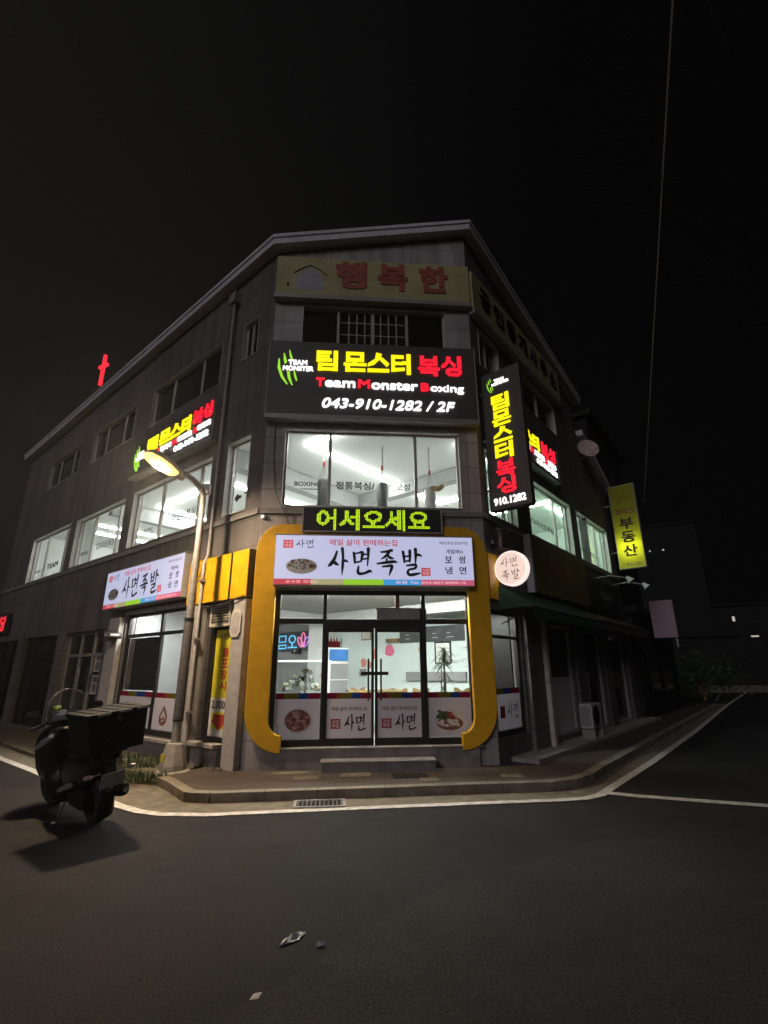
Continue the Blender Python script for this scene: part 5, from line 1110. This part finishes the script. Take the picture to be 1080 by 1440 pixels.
def chair(label, x, y, rz):
    t = thing('dining_chair', label, 'chair', FW, (x, y, .46), rz, 'restaurant chairs')
    mb = MB(); mb.box(-.2, .2, -.2, .2, .42, .45); part('seat', mb, M['wood'], t, bevel=.01)
    mb = MB(); mb.prism([(-.19, .72), (.19, .72), (.19, .94), (.1, .93), (.0, .86), (-.1, .93), (-.19, .94)], .18, .21); part('backrest', mb, M['wood'], t, bevel=.008)
    for i, j in ((-1, -1), (1, -1), (-1, 1), (1, 1)):
        mb = MB(); mb.tube([(i * .17, j * .17, 0), (i * .17, j * .18, .42 if j < 0 else .74)], .016, 8); part('leg', mb, M['wood'], t)
    return t
chair('wooden dining chair beside the door handles', .36, 11.6, .2); chair('wooden dining chair behind the middle door post', .84, 11.62, .1); chair('wooden dining chair in front of the padded rail', 1.75, 11.8, -.15)
chair('wooden dining chair farthest back near the fridge', -.55, 12.3, .5)
t = thing('dining_table', 'wooden dining table near the drinks fridge', 'table', FW, (-.25, 11.75, .46), .2)
mb = MB(); mb.box(-.6, .6, -.35, .35, .86, .9); part('table_top', mb, M['wood'], t, bevel=.008)
for i, j in ((-1, -1), (1, -1), (-1, 1), (1, 1)): mb = MB(); mb.box(i * .52 - .025, i * .52 + .025, j * .28 - .025, j * .28 + .025, 0, .86); part('leg', mb, M['frame_dark'], t)
t = thing('storage_cabinet', 'tall dark cabinet behind the side shop window', 'cabinet', FI, (-2.72, 1.3, .46)); mb = MB(); mb.box(-.45, .25, 0, .5, 0, 1.95); part('body', mb, M['grey_int'], t, bevel=.01); mb = MB(); mb.box(-.43, -.11, -.02, -.001, .05, 1.9); mb.box(-.09, .23, -.02, -.001, .05, 1.9); part('doors', mb, mat('teal_grey', (.12, .17, .17), .5), t)

# punching bags
def heavy_bag(label, x, y, zt, m, rx):
    t = thing('punching_bag', label, 'punching bag', FW, (x, y, 0), 0, 'punching bags in the gym')
    mb = MB(); mb.lathe([(.12, zt - 1.15), (.138, zt - 1.12), (.138, zt - .03), (.125, zt)], 20); part('body', mb, M[m], t, smooth=True)
    mb = MB()
    for k in range(4):
        a = k * 1.571 + .4; mb.tube([(.13 * math.cos(a), .13 * math.sin(a), zt - .01), (0, 0, zt + .36)], .006, 5)
    part('chain', mb, M['steel'], t)
    mb = MB(); mb.tube([(0, 0, zt + .5), (0, 0, 7.06)], .028, 8); part('strap', mb, M['ac_white'], t)
    mb = MB(); mb.lathe([(.01, zt + .36), (.03, zt + .38), (.03, zt + .48), (.01, zt + .5)], 10); part('swivel', mb, M['red_print'], t)
    return t
heavy_bag('dark punching bag hanging at the window end marked with boxing lettering', -1.46, 11.05, 6.15, 'bag', 0); heavy_bag('grey punching bag hanging in the middle of the front gym window', -.04, 11.1, 6.06, 'bag', 0)
hb = heavy_bag('pale grey punching bag with gloves hanging on it', 1.12, 11.15, 5.95, 'bag_light', 0)
t = thing('boxing_gloves', 'brown boxing gloves slung over the pale punching bag', 'gloves', FW, (1.2, 10.98, 5.9))
for dx, rz in ((0, .3), (.14, -.5)):
    mb = MB(); mb.loft([(-.1, 0, .0, .03, .03), (-.05, 0, 0, .06, .05), (.03, 0, .02, .07, .065), (.1, 0, .03, .05, .05), (.13, 0, .03, .02, .02)], 12, Matrix.Translation((dx, 0, 0)) @ Matrix.Rotation(rz, 4, 'Y')); part('glove', mb, M['wood'], t, smooth=True)

# ================================================================== DELIVERY SCOOTER
hx = math.radians(180 - 40)
SC = Matrix.Translation((-3.62, 7.0, 0)) @ Matrix.Rotation(hx, 4, 'Z') @ Matrix.Rotation(math.radians(-8), 4, 'X') @ Matrix.Scale(1.06, 4)
sc = thing('delivery_scooter', 'black delivery scooter with windshield and large cargo box leaning on its stand', 'scooter', SC)
RX = lambda a: Matrix.Rotation(math.radians(a), 4, 'X'); RY = lambda a: Matrix.Rotation(math.radians(a), 4, 'Y'); RZ = lambda a: Matrix.Rotation(math.radians(a), 4, 'Z'); TR = lambda *p: Matrix.Translation(p)
def wheel(x, r, w, turn=0.):
    T = TR(x, 0, r) @ RZ(turn) @ RX(90)
    mb = MB(); mb.lathe([(r - .1, -w * .42), (r - .05, -w * .5), (r - .012, -w * .38), (r, -w * .15), (r, w * .15), (r - .012, w * .38), (r - .05, w * .5), (r - .1, w * .42)], 32, T)
    wh = part('wheel', MB().lathe([(.05, -.06), (.06, -.05), (.06, .05), (.05, .06)], 16, T), M['bike_silver'], sc, smooth=True)
    part('tyre', mb, M['rubber'], wh, smooth=True)
    mb = MB(); mb.lathe([(r - .11, -.035), (r - .095, -.045), (r - .095, .045), (r - .11, .035)], 28, T)
    for k in range(5): mb.box(-.018, .018, .04, r - .1, -.02, .02, T @ RZ(72 * k))
    part('rim', mb, M['bike_silver'], wh)
wheel(0, .27, .14); wheel(1.34, .285, .12, 12)
mb = MB(); mb.loft([(-.42, 0, .80, .06, .05), (-.36, 0, .74, .15, .12), (-.15, 0, .66, .22, .2), (.1, 0, .6, .235, .25), (.35, 0, .56, .23, .27), (.55, 0, .5, .22, .24), (.64, 0, .46, .17, .18)], 20); part('rear_body', mb, M['bike_black'], sc, smooth=True)
mb = MB(); mb.loft([(.45, 0, .34, .2, .16), (.62, 0, .34, .25, .18), (.85, 0, .35, .26, .18), (1.0, 0, .42, .24, .22), (1.1, 0, .48, .18, .2)], 18); part('floorboard', mb, M['bike_matte'], sc, smooth=True)
mb = MB(); mb.loft([(.9, 0, .7, .14, .24), (.98, 0, .68, .26, .36), (1.14, 0, .7, .31, .36), (1.3, 0, .73, .27, .28), (1.44, 0, .77, .16, .17), (1.53, 0, .79, .06, .07)], 20); fr_ = part('front_fairing', mb, M['bike_black'], sc, smooth=True)
mb = MB(); mb.loft([(1.4, .09, .8, .05, .04), (1.47, .08, .79, .05, .035), (1.49, .08, .785, .03, .02)], 12); part('headlight', mb, M['chrome'], fr_, smooth=True)
mb = MB(); mb.loft([(1.4, -.09, .8, .05, .04), (1.47, -.08, .79, .05, .035), (1.49, -.08, .785, .03, .02)], 12); part('headlight', mb, M['chrome'], fr_, smooth=True)
mb = MB(); mb.loft([(-.1, 0, .87, .11, .04), (.0, 0, .88, .15, .055), (.25, 0, .87, .16, .06), (.42, 0, .84, .15, .065), (.6, 0, .8, .11, .06), (.68, 0, .77, .06, .03)], 16); part('seat', mb, M['bike_matte'], sc, smooth=True)
# windshield: curved clear sheet
vs = []; n = 10
for i in range(n + 1):
    a = -1 + 2 * i / n
    for z, xx, wd in ((.98, 1.28, .19), (1.2, 1.2, .22), (1.38, 1.13, .21), (1.48, 1.09, .16)):
        vs.append((xx - .1 * a * a, a * wd, z - (.05 * a * a if z > 1.45 else 0)))
mb = MB(); mb.add(vs, [(4 * i + k, 4 * i + k + 1, 4 * i + 5 + k, 4 * i + 4 + k) for i in range(n) for k in range(3)]); ws = part('windshield', mb, M['screen'], sc, smooth=True)
so = ws.modifiers.new('thick', 'SOLIDIFY'); so.thickness = .004
mb = MB(); mb.tube([vs[4 * i + 3] for i in range(n + 1)], .0025, 6); mb.tube([vs[k] for k in range(4)], .0025, 6); mb.tube([vs[4 * n + k] for k in range(4)], .0025, 6); part('edge_trim', mb, M['sign_side'], ws)
# handlebar, turned slightly to the right
HB = TR(1.06, 0, 1.04) @ RZ(-24)
mb = MB(); mb.tube([(-.12, -.36, .0), (-.04, -.2, .03), (0, 0, .02), (-.04, .2, .03), (-.12, .36, .0)], .014, 8, HB); hb_ = part('handlebar', mb, M['bike_matte'], sc, smooth=True)
for s in (-1, 1):
    mb = MB(); mb.tube([(-.05, s * .22, .028), (-.125, s * .37, -.002)], .02, 10, HB); part('grip', mb, M['rubber'], hb_, smooth=True)
    mb = MB(); mb.tube([(.02, s * .2, .02), (.0, s * .3, .01), (-.08, s * .4, -.01)], .008, 6, HB); part('lever', mb, M['chrome'], hb_, smooth=True)
    mb = MB(); mb.tube([(-.03, s * .19, .03), (.0, s * .26, .12), (-.02, s * .33, .17)], .008, 6, HB); mi = part('mirror', mb, M['bike_matte'], hb_, smooth=True)
    mb = MB(); mb.loft([(.01, s * .36, .18, .03, .02), (-.005, s * .36, .18, .08, .05), (-.03, s * .36, .18, .085, .055)], 16, HB); part('mirror_head', mb, M['bike_matte'], mi, smooth=True)
    mb = MB(); mb.loft([(-.031, s * .36, .18, .075, .046), (-.033, s * .36, .18, .074, .045)], 16, HB); part('mirror_glass', mb, M['chrome'], mi)
mb = MB(); mb.loft([(-.08, 0, .08, .03, .02), (-.05, 0, .1, .14, .05), (.08, 0, .11, .16, .06), (.14, 0, .1, .05, .02)], 14, HB); part('dashboard', mb, M['bike_silver'], hb_, smooth=True)
mb = MB(); mb.box(-.1, -.085, -.16, -.02, .1, .19, HB); ph = part('phone', mb, M['frame_dark'], hb_, bevel=.006); mb = MB(); mb.box(-.102, -.1005, -.15, -.03, .11, .18, HB); part('phone_screen', mb, M['bike_silver'], ph)
mb = MB(); mb.loft([(-.05, .1, .2, .02, .015), (-.02, .1, .21, .055, .03), (.04, .1, .21, .05, .03), (.06, .1, .2, .02, .01)], 12, HB); part('grip_cover', mb, mat('lime_cloth', (.2, .34, .06), .7), hb_, smooth=True)
# fork, fenders, engine, stand, muffler
mb = MB(); mb.tube([(1.12, .07, .8), (1.34, .09, .285)], .022, 10); mb.tube([(1.12, -.07, .8), (1.34, -.09, .285)], .022, 10); part('fork', mb, M['bike_silver'], sc, smooth=True)
def fender(x, r, a0, a1, w, nm):
    mb = MB(); vs = []; k = 12
    for i in range(k + 1):
        a = math.radians(a0 + (a1 - a0) * i / k)
        for j in range(5): b = (j / 4 - .5) * 2; vs.append((x + (r - .03 * b * b) * math.cos(a), b * w, r * 0 + (.28 + (r - .03 * b * b) * math.sin(a))))
    mb.add(vs, [(5 * i + j, 5 * i + j + 1, 5 * i + 6 + j, 5 * i + 5 + j) for i in range(k) for j in range(4)]); o = part(nm, mb, M['bike_matte'], sc, smooth=True); q = o.modifiers.new('thick', 'SOLIDIFY'); q.thickness = .006
fender(1.34, .325, 20, 165, .08, 'front_fender'); fender(0, .33, 60, 215, .09, 'rear_fender')
mb = MB(); mb.loft([(-.12, .13, .29, .05, .1), (0, .14, .29, .06, .11), (.3, .13, .31, .07, .12), (.52, .11, .34, .06, .1)], 14); part('engine_case', mb, M['bike_matte'], sc, smooth=True)
mb = MB(); mb.loft([(-.36, -.17, .36, .05, .055), (-.34, -.17, .36, .07, .075), (.05, -.16, .31, .07, .075), (.12, -.15, .3, .04, .04)], 16); mu = part('muffler', mb, M['bike_matte'], sc, smooth=True)
mb = MB(); mb.loft([(-.41, -.17, .365, .03, .03), (-.35, -.17, .36, .032, .032)], 12); part('muffler_tip', mb, M['chrome'], mu, smooth=True)
mb = MB(); mb.loft([(.05, .235, .47, .01, .02), (.15, .24, .45, .012, .035), (.4, .24, .38, .012, .03), (.55, .225, .34, .01, .015)], 10); part('side_trim', mb, M['bike_silver'], sc, smooth=True)
mb = MB(); mb.loft([(.93, .2, .9, .01, .02), (1.0, .27, .86, .012, .05), (1.1, .31, .8, .012, .03), (1.2, .3, .76, .01, .01)], 10); part('side_trim', mb, M['bike_silver'], sc, smooth=True)
mb = MB(); mb.tube([(.55, .1, .3), (.5, .22, .04), (.47, .24, .03)], .013, 8); part('side_stand', mb, M['iron'], sc, smooth=True)
mb = MB(); mb.box(-.005, .005, -.13, .13, -.085, .085, TR(-.47, 0, .53) @ RY(-22)); part('number_plate', mb, M['plate_bike'], sc, bevel=.004)
mb = MB(); mb.box(.0, .02, -.06, .06, .0, .25, TR(-.46, 0, .55) @ RY(25)); part('plate_holder', mb, M['bike_matte'], sc)
mb = MB(); mb.loft([(-.46, 0, .77, .08, .025), (-.42, 0, .78, .13, .035), (-.38, 0, .78, .13, .035)], 14); part('tail_light', mb, M['red_lens'], sc, smooth=True)
for s in (-1, 1): mb = MB(); mb.tube([(-.38, s * .1, .6), (-.4, s * .2, .6)], .01, 6); mb.loft([(-.44, s * .24, .6, .02, .015), (-.42, s * .24, .6, .045, .028), (-.38, s * .24, .6, .04, .025)], 12); part('turn_signal', mb, M['amber_lens'], sc, smooth=True)
# rack and cargo box
mb = MB(); mb.tube([(-.05, .12, .81), (-.5, .13, .82), (-.5, -.13, .82), (-.05, -.12, .81)], .012, 8); part('rack', mb, M['iron'], sc, smooth=True)
b0, b1 = (-.58, -.03, .29), (-.62, .0, .33)
mb = MB(); mb.add([(b0[0], -b0[2], .84), (b0[1], -b0[2], .84), (b0[1], b0[2], .84), (b0[0], b0[2], .84), (b1[0], -b1[2], 1.24), (b1[1], -b1[2], 1.24), (b1[1], b1[2], 1.24), (b1[0], b1[2], 1.24)], [(0, 3, 2, 1), (4, 5, 6, 7), (0, 1, 5, 4), (1, 2, 6, 5), (2, 3, 7, 6), (3, 0, 4, 7)])
cb = part('cargo_box', mb, M['bike_matte'], sc, bevel=.012)
mb = MB(); mb.box(-.64, .02, -.35, .35, 1.242, 1.285); ld = part('lid', mb, M['bike_matte'], cb, bevel=.012)
mb = MB(); [mb.box(-.6, -.02, y - .02, y + .02, 1.286, 1.294) for y in (-.24, -.12, 0, .12, .24)]; part('lid_ribs', mb, M['bike_matte'], ld, bevel=.003)
for y0 in (-.33, -.13, .1): mb = MB(); mb.box(-.646, -.6405, y0, y0 + .14, 1.255, 1.28); part('reflective_strip', mb, M['poster_w'], ld)
mb = MB(); mb.box(-.635, -.618, -.03, .03, 1.16, 1.24); part('latch', mb, M['chrome'], cb)

# ================================================================== FARTHER BUILDINGS
def block(name, label, fr, x0, x1, y0, y1, h0, h1, m, wins=(), roof=True):
    t = thing(name, label, 'building', fr)
    mb = MB(); mb.prism([(x0, 0), (x1, 0), (x1, h1), (x0, h0)], y0, y1); part('wall', mb, M[m], t)
    if roof:
        mb = MB(); mb.prism([(x0 - .2, h0 + .02), (x1 + .2, h1 + .02), (x1 + .2, h1 + .25), (x0 - .2, h0 + .25)], y0 - .25, y1 + .25); part('roof', mb, M[m], t)
    for (a, b, c, d, lit) in wins:
        mb = MB(); mb.box(a, b, y0 - .04, y0 - .001, c, d); w = part('window', mb, M[m], t)
        mb = MB(); mb.box(a + .06, b - .06, y0 - .05, y0 - .041, c + .06, d - .06); part('pane', mb, M['far_lamp' if lit else 'dark_glass'], w)
    return t
block('apartment_block', 'dark apartment block rising behind the shop row at the dish', FR, 11.2, 16.3, .5, 12, 12.2, 11.7, 'bldg_dark', [(11.9, 13.2, 9.4, 10.6, 0), (14.2, 15.4, 9.2, 10.4, 0), (11.9, 13.2, 6.4, 7.6, 0), (14.2, 15.4, 6.3, 7.5, 0)])
t = block('low_shop', 'low dark shop at the far end of the return row behind the blank sign', FR, 10.6, 17.5, -.2, .48, 3.7, 3.5, 'bldg_dark', [(12.0, 13.4, .9, 2.4, 0), (14.4, 15.8, .9, 2.4, 0)])
HF = lambda x, y, a: Matrix.Translation((x, y, 0)) @ Matrix.Rotation(math.radians(a), 4, 'Z')
block('far_house', 'small dim house beyond the end of the road with a pale roof', HF(28, 45, -20), -3, 3, 0, 6, 4.4, 4.4, 'bldg_dark', [(-1.8, -.4, 1.2, 2.6, 0)])
block('far_house', 'dark house with two tiny lit windows near the edge of the frame', HF(44, 60, -25), -4, 5.5, 0, 8, 9.0, 9.0, 'bldg_dark', [(-2.0, -1.6, 7.1, 7.8, 1), (2.0, 2.5, 7.6, 8.5, 1), (-.5, .4, 5.2, 5.5, 1), (3, 4, 2, 3.4, 0)])
block('hill_apartment', 'barely visible apartment tower with two pinpoint lights high over the road', HF(36, 62, -28), -5, 4, 0, 9, 19.5, 19.5, 'bldg_dark', [(-1.6, -1.3, 16.2, 16.5, 1), (-.1, .25, 16.2, 16.5, 1), (-3.5, -2, 12, 13.5, 0), (1, 2.5, 12, 13.5, 0)])
# dark shrub at the bend of the road
t = thing('shrub', 'dark shrub at the far bend of the road', 'shrub', FW, (18.6, 30.5, 0)); mb = MB()
for _ in range(1500):
    c = Vector((random.gauss(0, 1.2), random.gauss(0, .8), 1.3 + random.gauss(0, .65))); a = Vector((random.uniform(-1, 1), random.uniform(-1, 1), random.uniform(-1, 1))).normalized(); b = a.orthogonal(); s = random.uniform(.06, .14)
    mb.add([tuple(c - a * s), tuple(c + b * s * .5), tuple(c + a * s), tuple(c - b * s * .5)], [(0, 1, 2, 3)])
part('foliage', mb, M['foliage'], t); mb = MB(); [mb.tube([(0, 0, 0), (random.uniform(-.5, .5), random.uniform(-.4, .4), 1.2)], [.06, .03], 6) for _ in range(4)]; part('stem', mb, M['wood'], t)
# guard wall across the far end of the road
tag(mesh_ob('road_end_wall', MB().box(24, 40, 39.8, 40.1, 0, .5), M['gutter']), 'low pale wall across the far end of the road', 'wall')
# church steeple with a red neon cross, far off beyond the side street
t = thing('church_steeple', 'dark far church steeple carrying a red neon cross', 'church', FW, (-29.8, 45, 0))
mb = MB(); mb.box(-2.2, 2.2, -2.2, 2.2, 0, 22); part('tower', mb, M['bldg_dark'], t); mb = MB(); mb.add([(-2.4, -2.4, 22), (2.4, -2.4, 22), (2.4, 2.4, 22), (-2.4, 2.4, 22), (0, 0, 30.4)], [(0, 1, 4), (1, 2, 4), (2, 3, 4), (3, 0, 4)]); part('spire', mb, M['frame_dark'], t)
CR = TR(0, 0, 30.4) @ RZ(-28); mb = MB(); mb.box(-.14, .14, -.14, .14, 0, 3.7, CR); mb.box(-.72, -.141, -.13, .13, 2.2, 2.5, CR); mb.box(.141, .72, -.13, .13, 2.2, 2.5, CR); part('neon_cross', mb, M['neon_red'], t)

# ================================================================== put every thing's origin at its base
bpy.context.view_layer.update()
for o in list(COL.objects):
    if o.type == 'EMPTY' and o.parent is None and o.children:
        inv = o.matrix_world.inverted(); lo_ = Vector((1e9,) * 3); hi_ = Vector((-1e9,) * 3)
        for c in o.children_recursive:
            if c.type == 'MESH':
                T = inv @ c.matrix_world
                for v in c.bound_box:
                    p = T @ Vector(v); lo_ = Vector(map(min, lo_, p)); hi_ = Vector(map(max, hi_, p))
        d = Vector(((lo_.x + hi_.x) / 2, (lo_.y + hi_.y) / 2, lo_.z))
        o.matrix_world = o.matrix_world @ Matrix.Translation(d)
        for c in o.children: c.matrix_basis = Matrix.Translation(-d) @ c.matrix_basis
bpy.context.view_layer.update()

# thin night air: carries the glow of the street lamp and the signs
hz = MB(); hz.box(-55, 75, -4, 80, -1.2, 40)
hm = bpy.data.materials.new('thin_night_air'); hm.use_nodes = True; hn = hm.node_tree.nodes; hn.remove(hn['Principled BSDF'])
pv_ = hn.new('ShaderNodeVolumePrincipled'); pv_.inputs['Color'].default_value = (.9, .92, .95, 1); pv_.inputs['Density'].default_value = .0012; pv_.inputs['Anisotropy'].default_value = .72
hm.node_tree.links.new(pv_.outputs[0], hn['Material Output'].inputs['Volume'])
tag(mesh_ob('haze', hz, hm), kind='stuff')
